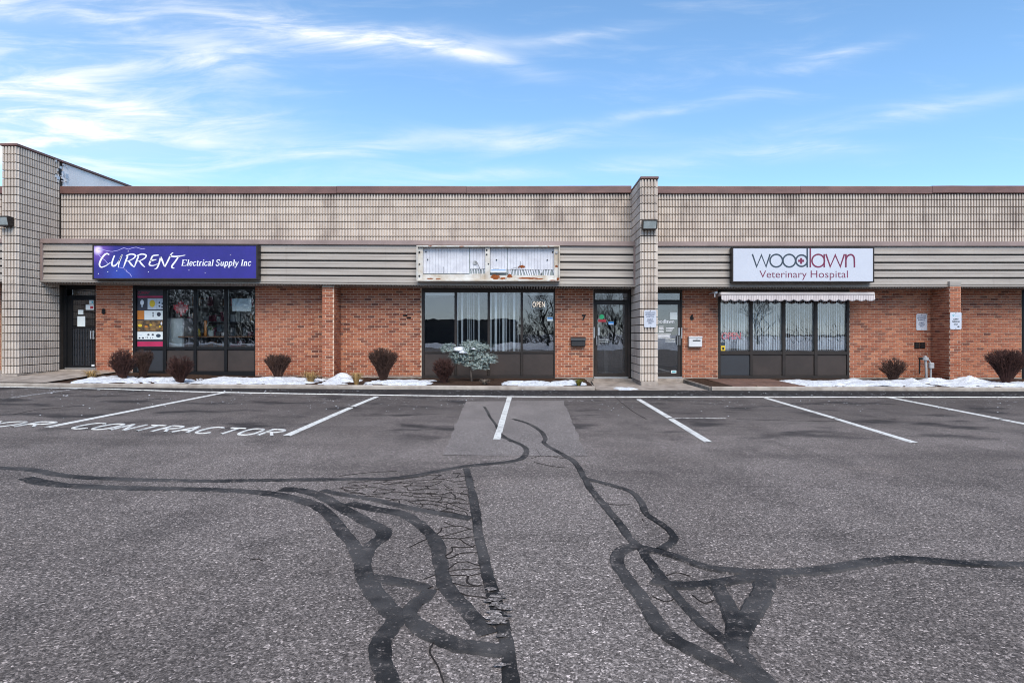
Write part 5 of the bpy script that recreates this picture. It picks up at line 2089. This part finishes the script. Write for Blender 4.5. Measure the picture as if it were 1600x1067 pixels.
# papers and stickers on doors
G8 = YW + .047
Z = lambda x, y: (90 + x / 6.277, 440 + y / 6.277)
for (a, b, c_, d_, m_, lab, ex) in [(310, 352, 182, 220, 'paper', 'pale blue sticker at the top of the black door glass', 'teal_ink'), (276, 355, 227, 277, 'paper', 'white and red sticker on the black door glass', 'red'),
                                    (200, 252, 278, 322, 'paper', 'small white note on the black door glass', None), (194, 270, 340, 440, 'paper', 'white page taped low on the black door glass', None)]:
    p, q = Z(a, c_), Z(b, d_)
    sheet_thing('door_notice', p[0], q[0], p[1], q[1], m_, lab, 'notice', YW + .0465, 'papers on the shop doors',
                [('print', q[0] - (q[0] - p[0]) * .45, q[0] - .6, p[1] + (q[1] - p[1]) * .25, q[1] - (q[1] - p[1]) * .2, ex)] if ex else ())
Z = lambda x, y: (920 + x / 6.275, 440 + y / 6.275)
st_ = thing('door_sticker', 'round green sticker over a red strip on the bronze door', 'sticker', W(*Z(128, 398), YW + .046))
mb = MB()
p = W(*Z(127, 345), YW + .046)
r = .068
mb.poly_prism([(p.x + r * math.cos(k * math.pi / 10), p.z + r * math.sin(k * math.pi / 10)) for k in range(20)], YW + .046, YW + .0475, 'green_sticker')
mb.build('green_disc', 'green_sticker', st_)
mb = MB()
q0, q1 = Z(92, 370), Z(172, 396)
pbox(mb, q0[0], q1[0], q0[1], q1[1], YW + .0445, YW + .0458, 'red', .0005, at=YW)
mb.build('red_strip', 'red', st_)
q0, q1 = Z(192, 392), Z(245, 422)
sheet_thing('door_sticker', q0[0], q1[0], q0[1], q1[1], 'blue_sticker', 'small blue sticker on the bronze door right of the green disc', 'sticker', YW + .0465, None,
            [('print', q0[0] + .8, q1[0] - .8, q1[1] - 1.3, q1[1] - .3, 'white_ink')])
q0, q1 = (870.5, 496), (880, 501.5)
sheet_thing('window_sticker', 855, 864, 495.5, 501.5, 'paper', 'small blue and white sticker in the last pane of the middle window', 'sticker', YW + .0405, None,
            [('print', 855.3, 863.7, 496, 498.6, 'blue_sticker')])
vd = thing('door_lettering', 'white woodlawn lettering and opening hours on the vet door glass', 'lettering', W(1040, 530, YW + .047))
mb = MB()
Yd = YW + .0475
text_on(mb, 'woodlawn', 1021, Z(838, 0)[0], Z(0, 370)[1], Z(0, 408)[1], Yd, 'white_ink', bold=.01)
o = mb.build('word', 'white_ink', vd)
mb = MB()
for k in range(5):
    y = 509.5 + k * 2.2
    for (a, b) in ((1022, 1028.5), (1030, 1038)):
        pbox(mb, a, b - rd.uniform(0, 1.5), y, y + 1.1, Yd, Yd + .0005, 'white_ink', at=YW)
    if k < 3:
        pbox(mb, 1041, 1054 - k * 2, 512 + k * 2.2, 513 + k * 2.2, Yd, Yd + .0005, 'white_ink', at=YW)
for k in range(3):
    pbox(mb, 1021, (1048.5, 1047, 1048)[k], 521.8 + k * 2.4, 523.2 + k * 2.4, Yd, Yd + .0005, 'white_ink', at=YW)
tag(mb.build('hours_lines', 'white_ink', vd), kind='stuff')
q0, q1 = Z(797, 300), Z(868, 372)
sheet_thing('door_notice', q0[0], q1[0], q0[1], q1[1], 'paper', 'white page at the top of the vet door glass', 'notice', YW + .0465, 'papers on the shop doors')
q0, q1 = Z(808, 870), Z(858, 897)
sheet_thing('door_notice', q0[0], q1[0], q0[1], q1[1], 'paper', 'small pale label low on the vet door glass', 'notice', YW + .0465, 'papers on the shop doors',
            [('print', q0[0] + 1, q1[0] - 1, q0[1] + 1, q1[1] - 1, 'teal_ink')])

# lit signs behind the glass
ns = thing('open_sign', 'white neon OPEN sign in the last pane of the middle window', 'neon sign', W(841.5, 482, YW + .1))
Yn = YW + .10
mb = MB()
pts = []
for (cx, cy, a0) in ((851, 471, -90), (851, 480.5, 0), (832, 480.5, 90), (832, 471, 180)):
    for k in range(4):
        a = R(a0 + 30 * k)
        pts.append(W(cx + 1.6 * math.cos(a), cy + 1.6 * math.sin(a), Yn))
mb.tube(pts + [pts[0]], .009, n=6, m='blind')
mb.build('border_tube', 'blind', ns)
mb = MB()
text_on(mb, 'OPEN', 832.2, 851.2, 471.6, 479.8, Yn, 'neon_white', bold=0, spacing=1.15)
mb.build('lettering', 'neon_white', ns)
ns = thing('open_sign', 'red OPEN sign hanging low in the first awning window pane', 'neon sign', W(1141, 530, YW + .1))
Yn = YW + .09
mb = MB()
pbox(mb, 1127, 1160, 517.5, 530.5, Yn + .02, Yn + .03, 'slate_ink', .003, at=Yn)
mb.build('backboard', 'slate_ink', ns)
mb = MB()
text_on(mb, 'OPEN', 1127.5, 1158, 519.5, 530, Yn, 'neon_red', shear=.12, bold=.012, spacing=.9)
mb.build('lettering', 'neon_red', ns)
sheet_thing('window_sticker', 1126.4, 1133.2, 534.5, 548, 'yellow', 'yellow and blue sticker low in the first awning window pane', 'sticker', YW + .0405, None,
            [('print', 1126.5, 1133.1, 534.6, 540, 'slate_ink'), ('print', 1128.5, 1131.5, 542.5, 546.5, 'black_ink')])
bx_ = thing('window_fan', 'dark small appliance on the sill behind the red OPEN sign', 'appliance', W(1145, 549, YW + .12))
mb = MB()
pbox(mb, 1142, 1150, 532, 548.5, YW + .10, YW + .16, 'dark_panel', .02, at=YW + .1)
mb.build('case', 'dark_panel', bx_)
mb = MB()
pbox(mb, 1134.5, 1140.5, 531, 548.5, YW + .10, YW + .15, 'white_paint', .02, at=YW + .1)
mb.build('white_side', 'white_paint', bx_)
# neighbour's poster at the right edge
sheet_thing('window_poster', 1600.2, 1640, 458, 548.5, 'blue_sticker', 'blue and pink window poster at the right edge of the shop row', 'poster', YW + .041, None,
            [('print', 1600.3, 1640, 475, 516, 'navy_ink'), ('print', 1600.3, 1620, 516, 528, 'pale_print'), ('print', 1600.3, 1640, 540, 548, 'teal_ink')])

# ------------------------------------------------------------------ plants in the beds
def Pl(px, py):
    """point of the planting bed at a photo pixel"""
    lo, hi = 14.6, 17.25
    for _ in range(40):
        Y = (lo + hi) / 2
        p = W(px, py, Y)
        if p.z > pz(p.x, Y):
            lo = Y
        else:
            hi = Y
    p = W(px, py, lo)
    return Vector((p.x, lo, pz(p.x, lo)))


def bush(px0, px1, ytop, ybase, style, seed, label, mat='twig', stems=130):
    stems = int(stems * 1.5)
    r = random.Random(seed)
    b = Pl((px0 + px1) / 2, ybase)
    w, h = (px1 - px0) * b.y / F, (ybase - ytop) * b.y / F
    t_ = thing('bare_shrub', label, 'shrub', b, 'bare shrubs along the wall')
    st_, tw = MB(), MB()
    for k in range(stems):
        a = r.uniform(0, 2 * math.pi)
        if style == 'vase':
            rr = math.sqrt(r.random())
            hh = h * (1 - .24 * rr * rr * rr) * r.uniform(.78, 1.02) if r.random() < .75 else h * r.uniform(.5, .9)
            rr *= w / 2 * min(1, .55 + .5 * hh / h)
        else:
            c_ = r.uniform(-.45, 1)
            f = r.random() ** .33
            rr = w / 2 * math.sqrt(1 - min(1, abs(c_)) ** 2 * .85) * f
            hh = h * (.55 + .45 * c_ * f)
        dx, dy = math.cos(a) * rr, math.sin(a) * rr * .8
        base = b + Vector((math.cos(a) * .05 * r.random() + dx * .10, math.sin(a) * .05 * r.random(), -.02))
        tip = b + Vector((dx, dy, hh))
        mid = base + (tip - base) * .5 + Vector((dx * -.06, dy * -.06, h * .05)) + Vector((r.uniform(-.03, .03), r.uniform(-.03, .03), 0))
        pts = catmull([tuple(base), tuple(mid), tuple(tip)], 3)
        st_.tube(pts, .008, .0035, n=3, cap=False)
        for q in range(r.randint(6, 10)):
            f = r.uniform(.45, 1)
            i = min(len(pts) - 2, int(f * (len(pts) - 1)))
            p = Vector(pts[i])
            d_ = (Vector(pts[i + 1]) - p).normalized() + Vector((r.uniform(-.8, .8), r.uniform(-.8, .8), r.uniform(-.1, .7)))
            d_.normalize()
            L_ = r.uniform(.05, .14) * (w / .8)
            e = p + d_ * L_
            e.z = min(e.z, b.z + h * 1.02)
            tw.tube([p, (p + e) / 2 + Vector((r.uniform(-.012, .012), r.uniform(-.012, .012), .008)), e], .005, .0025, n=3, cap=False)
            if r.random() < .6:
                e2 = p + d_ * L_ * .5 + Vector((r.uniform(-.07, .07), r.uniform(-.07, .07), r.uniform(.0, .07)))
                tw.tube([p + d_ * L_ * .5, e2], .004, .002, n=3, cap=False)
    st_.build('stems', mat, t_)
    tw.build('twigs', mat, t_)


bush(170, 213, 543, 591, 'ball', 1, 'loose bare shrub beside the black door, leftmost of all', 'red_twig', 150)
bush(206, 241, 545, 589, 'vase', 2, 'bare shrub under the tall product poster, behind its neighbour', 'twig', 120)
bush(260, 303, 553, 598, 'ball', 3, 'round dark red shrub in front of the electrical shop window', 'red_twig', 170)
bush(411, 458, 553, 591, 'vase', 4, 'flat topped bare shrub left of the brick pier and straw tuft', 'twig', 170)
bush(573, 624, 543, 594, 'vase', 5, 'tall vase shaped bare shrub on the brick left of the middle window', 'twig', 230)
bush(675, 712, 556, 597, 'ball', 6, 'round reddish shrub beside the small blue spruce', 'red_twig', 150)
bush(1374, 1418, 558, 594, 'ball', 7, 'small sparse bare shrub right of the awning window', 'twig', 110)
bush(1540, 1606, 546, 599, 'vase', 8, 'widest dark bare shrub at the right edge', 'red_twig', 260)


def tuft(px0, px1, ytop, ybase, seed, label, mat='straw', n=150):
    r = random.Random(seed)
    b = Pl((px0 + px1) / 2, ybase)
    w, h = (px1 - px0) * b.y / F, (ybase - ytop) * b.y / F
    mb = MB()
    for k in range(n):
        a = r.uniform(0, 2 * math.pi)
        d_ = Vector((math.cos(a), math.sin(a) * .8, 0))
        L_ = r.uniform(.55, 1.0)
        s_ = b + d_ * r.uniform(0, .12 * w) + Vector((0, 0, -.02))
        lean = r.uniform(.1, 1) ** .7 * w / 2
        q = Vector((-d_.y, d_.x, 0)) * r.uniform(.005, .009)
        P = [s_, s_ + d_ * lean * .35 + Vector((0, 0, h * L_ * .75)), s_ + d_ * lean * .8 + Vector((0, 0, h * L_)), s_ + d_ * lean + Vector((0, 0, h * L_ * r.uniform(.55, .95)))]
        vs = []
        for i, p in enumerate(P):
            ww = q * (1, .9, .6, .15)[i]
            vs += [p - ww, p + ww]
        mb.add(vs, [(0, 1, 3, 2), (2, 3, 5, 4), (4, 5, 7, 6)])
    o = mb.build('grass_tuft', mat)
    return tag(o, label, 'grass tuft', 'dry grass tufts in the beds')


M['grey_straw'] = simple('weathered_straw', (.24, .20, .16), (.14, .11, .09), 14, .9, .1, spec=.1)
M['moss_green'] = simple('yellow_green_leaf', (.20, .16, .035), (.09, .10, .02), 14, .9, .1, spec=.1)
tuft(466, 504, 578, 597, 21, 'wide straw coloured grass tuft at the foot of the brick pier, left side')
tuft(543, 570, 580, 601, 22, 'upright straw grass tuft in the snow right of the brick pier')
tuft(126, 160, 577, 591.5, 23, 'low straw grass tuft before the black door step', n=120)
tuft(893, 915, 591, 602, 24, 'low yellow green tuft at the end of the bed by the door ramp', 'moss_green', 120)
tuft(746, 768, 591, 599, 25, 'flattened grey dead tuft right of the spruce trunk', 'grey_straw', 110)

# small blue spruce on a stem
b = Pl(737, 595)
sp = thing('blue_spruce', 'small blue grey spruce on a bare stem with snow on its crown', 'tree', b)
r = random.Random(31)
s_ = F / b.y
Z = lambda x, y: ((655 + x / 6.883 - CX) / s_, CZ + (HY - 445 - y / 6.883) / s_)
mb = MB()
x0, z0 = Z(562, 1020)
x1, z1 = Z(540, 850)
mb.tube([(b.x, b.y, b.z - .05), ((x0 + x1) / 2 + .01, b.y + .01, (z0 + z1) / 2), (x1, b.y, z1), (x1 - .03, b.y + .02, z1 + .2)], .030, .018, n=8)
mb.build('trunk', 'bark', sp, smooth=True)
br, nd = MB(), MB()
LOBES = [(330, 695, 75, 50), (400, 760, 60, 40), (560, 650, 90, 42), (660, 680, 80, 42), (520, 720, 90, 40), (470, 790, 100, 45), (600, 780, 110, 52), (700, 790, 110, 52), (640, 840, 110, 42), (740, 820, 75, 38), (660, 890, 70, 28), (560, 850, 80, 30), (440, 830, 60, 26)]
for (cx, cy, rx, ry) in LOBES:
    X, zz = Z(cx, cy)
    RX, RZ = rx * 1.2 / 6.883 / s_, ry * 1.2 / 6.883 / s_
    yo = r.uniform(-.12, .12)
    br.tube([(x1, b.y, z1 + .04), ((x1 + X) / 2, b.y + yo * .5, (z1 + zz) / 2 + .05), (X, b.y + yo, zz)], .012, .006, n=4)
    for k in range(int(48 * (RX * RZ / .02) ** .5) + 40):
        a, e = r.uniform(0, 2 * math.pi), math.asin(r.uniform(-.55, 1))
        f = r.uniform(.55, 1)
        d_ = Vector((math.cos(a) * math.cos(e) * RX, math.sin(a) * math.cos(e) * RX * .9, math.sin(e) * RZ)) * f
        p = Vector((X, b.y + yo, zz)) + d_
        out = Vector((d_.x, d_.y, d_.z * .6 + .02)).normalized()
        L_ = r.uniform(.07, .12)
        for q in range(26):
            t = q / 25
            c_ = p + out * (t - .5) * L_
            nn = out.orthogonal()
            nn.rotate(Matrix.Rotation(r.uniform(0, 6.28), 3, out))
            tip = c_ + (nn * .8 + out * .75).normalized() * r.uniform(.028, .045)
            sd = out.cross(nn).normalized() * .005
            nd.add([c_ - sd, c_ + sd, tip], [(0, 1, 2)])
br.build('branches', 'bark', sp)
nd.build('needles', 'spruce', sp)


def lump(name, c, rx, ry, rz, seed, m='snow'):
    mb = MB()
    nu, nv = 18, 9
    vs = []
    for j in range(nv + 1):
        e = -math.pi / 2 + math.pi * j / nv
        for i in range(nu):
            a = 2 * math.pi * i / nu
            d_ = Vector((math.cos(a) * math.cos(e), math.sin(a) * math.cos(e), math.sin(e)))
            f = 1 + .28 * mnoise.noise(d_ * 1.8 + Vector((seed, 0, 0))) + .12 * mnoise.noise(d_ * 5 + Vector((seed, 3, 0)))
            vs.append((c[0] + d_.x * rx * f, c[1] + d_.y * ry * f, c[2] + d_.z * rz * f * (1 if d_.z > 0 else .4)))
    mb.add(vs, [(j * nu + i, j * nu + (i + 1) % nu, (j + 1) * nu + (i + 1) % nu, (j + 1) * nu + i) for j in range(nv) for i in range(nu)])
    o = mb.build(name, m, smooth=True)
    return tag(o, kind='stuff')


x, z = Z(430, 700)
lump('snow', (x, b.y - .15, z), .19, .13, .085, 3)
x, z = Z(478, 728)
lump('snow', (x, b.y - .19, z), .12, .10, .075, 8)
x, z = Z(585, 690)
lump('snow', (x, b.y - .10, z), .07, .07, .03, 5)


# ------------------------------------------------------------------ snow in the beds
def snow_strip(pxa, pxb, Ya, Yb, hmax, seed, cut=.0, zf=pz, bumps=()):
    xa, xb = WX(pxa, 15.8), WX(pxb, 15.8)
    xs, ys = rng(xa, xb, .04), rng(Ya, Yb, .045)
    H = []
    for y in ys:
        v = (y - Ya) / (Yb - Ya)
        for x in xs:
            e = min(1, (x - xa) / .35, (xb - x) / .35)
            n1 = mnoise.noise(Vector((x * 1.1 + seed, y * 1.4, seed)))
            n2 = mnoise.noise(Vector((x * 4 + seed, y * 5, seed + 2)))
            n3 = mnoise.noise(Vector((x * 13, y * 15, seed + 5)))
            h = hmax * (math.sin(math.pi * min(1, .06 + v * .94)) ** .55 * (.60 + .65 * n1 + .42 * n2 + .24 * n3)) * max(0, e) - cut - .026
            for (bx, by, bw, bh) in bumps:
                h += bh * math.exp(-(((x - bx) / bw) ** 2 + ((y - by) / (bw * .8)) ** 2)) * (1 + .35 * n2 + .2 * n3)
            H.append(h)
    n = len(xs)
    vs = [(x, y, zf(x, y) + (H[j * n + i] if H[j * n + i] > 0 else -.03)) for j, y in enumerate(ys) for i, x in enumerate(xs)]
    fs = []
    for j in range(len(ys) - 1):
        for i in range(n - 1):
            q = (j * n + i, j * n + i + 1, (j + 1) * n + i + 1, (j + 1) * n + i)
            if any(H[k] > 0 for k in q):
                fs.append(q)
    mb = MB()
    mb.add(vs, fs)
    return tag(mb.build('snow', 'snow', smooth=True), kind='stuff')


snow_strip(128, 318, 14.92, 16.7, .085, 1.3)
snow_strip(300, 505, 14.92, 17.1, .095, 4.1)
snow_strip(497, 560, 14.92, 17.0, .095, 7.7, bumps=[(WX(535, 16.5), 16.5, .3, .12)])
snow_strip(556, 688, 14.92, 16.9, .09, 9.2, cut=.01)
snow_strip(772, 924, 14.92, 16.6, .10, 12.4, cut=.022, bumps=[(WX(892, 16.2), 16.2, .3, .10)])
snow_strip(1222, 1450, 14.95, 16.9, .10, 15.1, bumps=[(WX(1444, 16.4), 16.4, .42, .17)])
snow_strip(1436, 1640, 14.95, 16.8, .095, 18.9, cut=.01, bumps=[(WX(1512, 16.2), 16.2, .38, .14), (WX(1455, 16.4), 16.4, .3, .1)])
snow_strip(945, 1004, 14.6, 16.0, .05, 22.2, cut=.0, zf=lambda x, y: .028)
snow_strip(-20, 100, 14.93, 15.3, .03, 25.5)

# ------------------------------------------------------------------ across the street, seen in the window glass
def field_z(x, y):
    bank = smooth(-16.2, -19, y) * (1 - .75 * smooth(-21, -27, y)) * (.55 + .45 * mnoise.noise(Vector((x * .11, y * .2, 2))) + .12 * mnoise.noise(Vector((x * .5, y * .6, 7))))
    return -.10 + .95 * bank + .1 * mnoise.noise(Vector((x * .05, y * .05, 9)))


sf = sheet('snow_field', rng(-90, 90, 1.5), [-400, -200, -120, -80, -60, -45, -36] + rng(-32, -15.8, .8), field_z, 'snow')
tag(sf, kind='structure')


def bare_tree(x, y, H, seed, label):
    r = random.Random(seed)
    z = field_z(x, y) - .1
    t_ = thing('bare_tree', label, 'tree', (x, y, z), 'bare trees across the street')
    tr, cr = MB(), MB()

    def grow(p, d_, L_, rad, lev):
        pts = [p]
        q = p
        for k in range(3):
            d_ = (d_ + Vector((r.uniform(-.16, .16), r.uniform(-.16, .16), r.uniform(-.05, .12)))).normalized()
            q = q + d_ * L_ / 3
            pts.append(q)
        (tr if lev < 2 else cr).tube(pts, rad, rad * .6, n=5 if lev < 2 else 3, cap=False)
        if lev >= 6:
            return
        for k in range(3 if lev else 4):
            f = r.uniform(.45, 1)
            s_ = pts[min(3, int(f * 3) + (1 if r.random() < .5 else 0))]
            nd_ = (d_ * .7 + Vector((r.uniform(-1, 1), r.uniform(-1, 1), r.uniform(-.15, .7)))).normalized()
            grow(s_, nd_, L_ * r.uniform(.55, .8), rad * .55, lev + 1)

    grow(Vector((x, y, z)), Vector((r.uniform(-.1, .1), 0, 1)), H * .30, H * .013, 0)
    tr.build('trunk', 'tree_bark', t_)
    cr.build('branches', 'tree_bark', t_)


SPOTS = [(-41, -25, 10), (-33, -20, 9), (-31.5, -29, 11), (-26.5, -20, 9), (-21, -24, 9), (3.5, -20, 9), (7.5, -21, 9), (33, -28, 10)]
WHERE = ['outermost of the row by the electrical shop', 'second beside the electrical shop', 'tallest behind the electrical shop row', 'low one before the electrical shop', 'last of the electrical shop row', 'right of the OPEN sign pane tree', 'before the vet door', 'behind the awning panes']
for k, (x, y, H) in enumerate(SPOTS):
    bare_tree(x, y, H, 90 + k, 'bare tree across the street, ' + WHERE[k])
for k, (x, y, H) in enumerate([(-36, -27, 9), (-29.5, -23, 10), (-24, -31, 9), (1.6, -19.5, 8), (5.2, -24, 9), (10.5, -30, 10), (23, -27, 9), (36, -31, 10)]):
    bare_tree(x, y, H, 60 + k, 'bare tree across the street, mirrored in %s' % ('the left end of the electrical shop glass', 'the middle of the electrical shop glass', 'the taped paper pane', 'the OPEN sign pane', 'the bronze door glass',
              'the vet door glass', 'the first awning pane', 'the far right awning pane')[k])
mb = MB()                                            # far wood behind the snow bank, one mass
r = random.Random(77)
for (xa, xb, ya, yb, hh, cnt) in ((-52, -17, -37, -31, 12.5, 17000), (-1.5, 5.5, -33, -27, 6.5, 900), (6, 14, -40, -34, 6.5, 800), (22, 46, -44, -38, 4.0, 350)):
    for k in range(cnt):
        x, y = r.uniform(xa, xb), r.uniform(ya, yb)
        top = hh * (.55 + .45 * mnoise.noise(Vector((x * .35, 3, 1)))) * (1 - .5 * abs((x - (xa + xb) / 2) / (xb - xa) * 2) ** 3)
        z = field_z(x, y) + top * r.random() ** 1.25
        d_ = Vector((r.uniform(-1, 1), r.uniform(-.5, .5), r.uniform(.1, 1.4))).normalized() * r.uniform(.5, 1.5)
        w_ = Vector((.03, 0, .012)) * r.uniform(.5, 1.6)
        p = Vector((x, y, z))
        mid = p + d_ * .5 + Vector((r.uniform(-.1, .1), 0, r.uniform(-.1, .1)))
        mb.add([p - w_, p + w_, mid + w_ * .7, mid - w_ * .7, p + d_], [(0, 1, 2, 3), (3, 2, 4)])
tag(mb.build('woods', 'tree_bark'), kind='stuff')
fb = thing('low_building', 'low dark flat roofed building across the street', 'building', (-13, -52, -.3))
mb = MB()
mb.box(-24, -2, -62, -50, -.4, 3.0, 'far_wall')
mb.build('wall', 'far_wall', fb)
mb = MB()
mb.box(-24.2, -1.8, -62.2, -49.8, 3.0, 3.25, 'far_window')
mb.build('roof_edge', 'far_window', fb)
for k in range(6):
    mb = MB()
    mb.box(-22.5 + k * 3.5, -20.3 + k * 3.5, -49.99, -49.95, .6, 2.2, 'far_window')
    mb.build('window', 'far_window', fb)
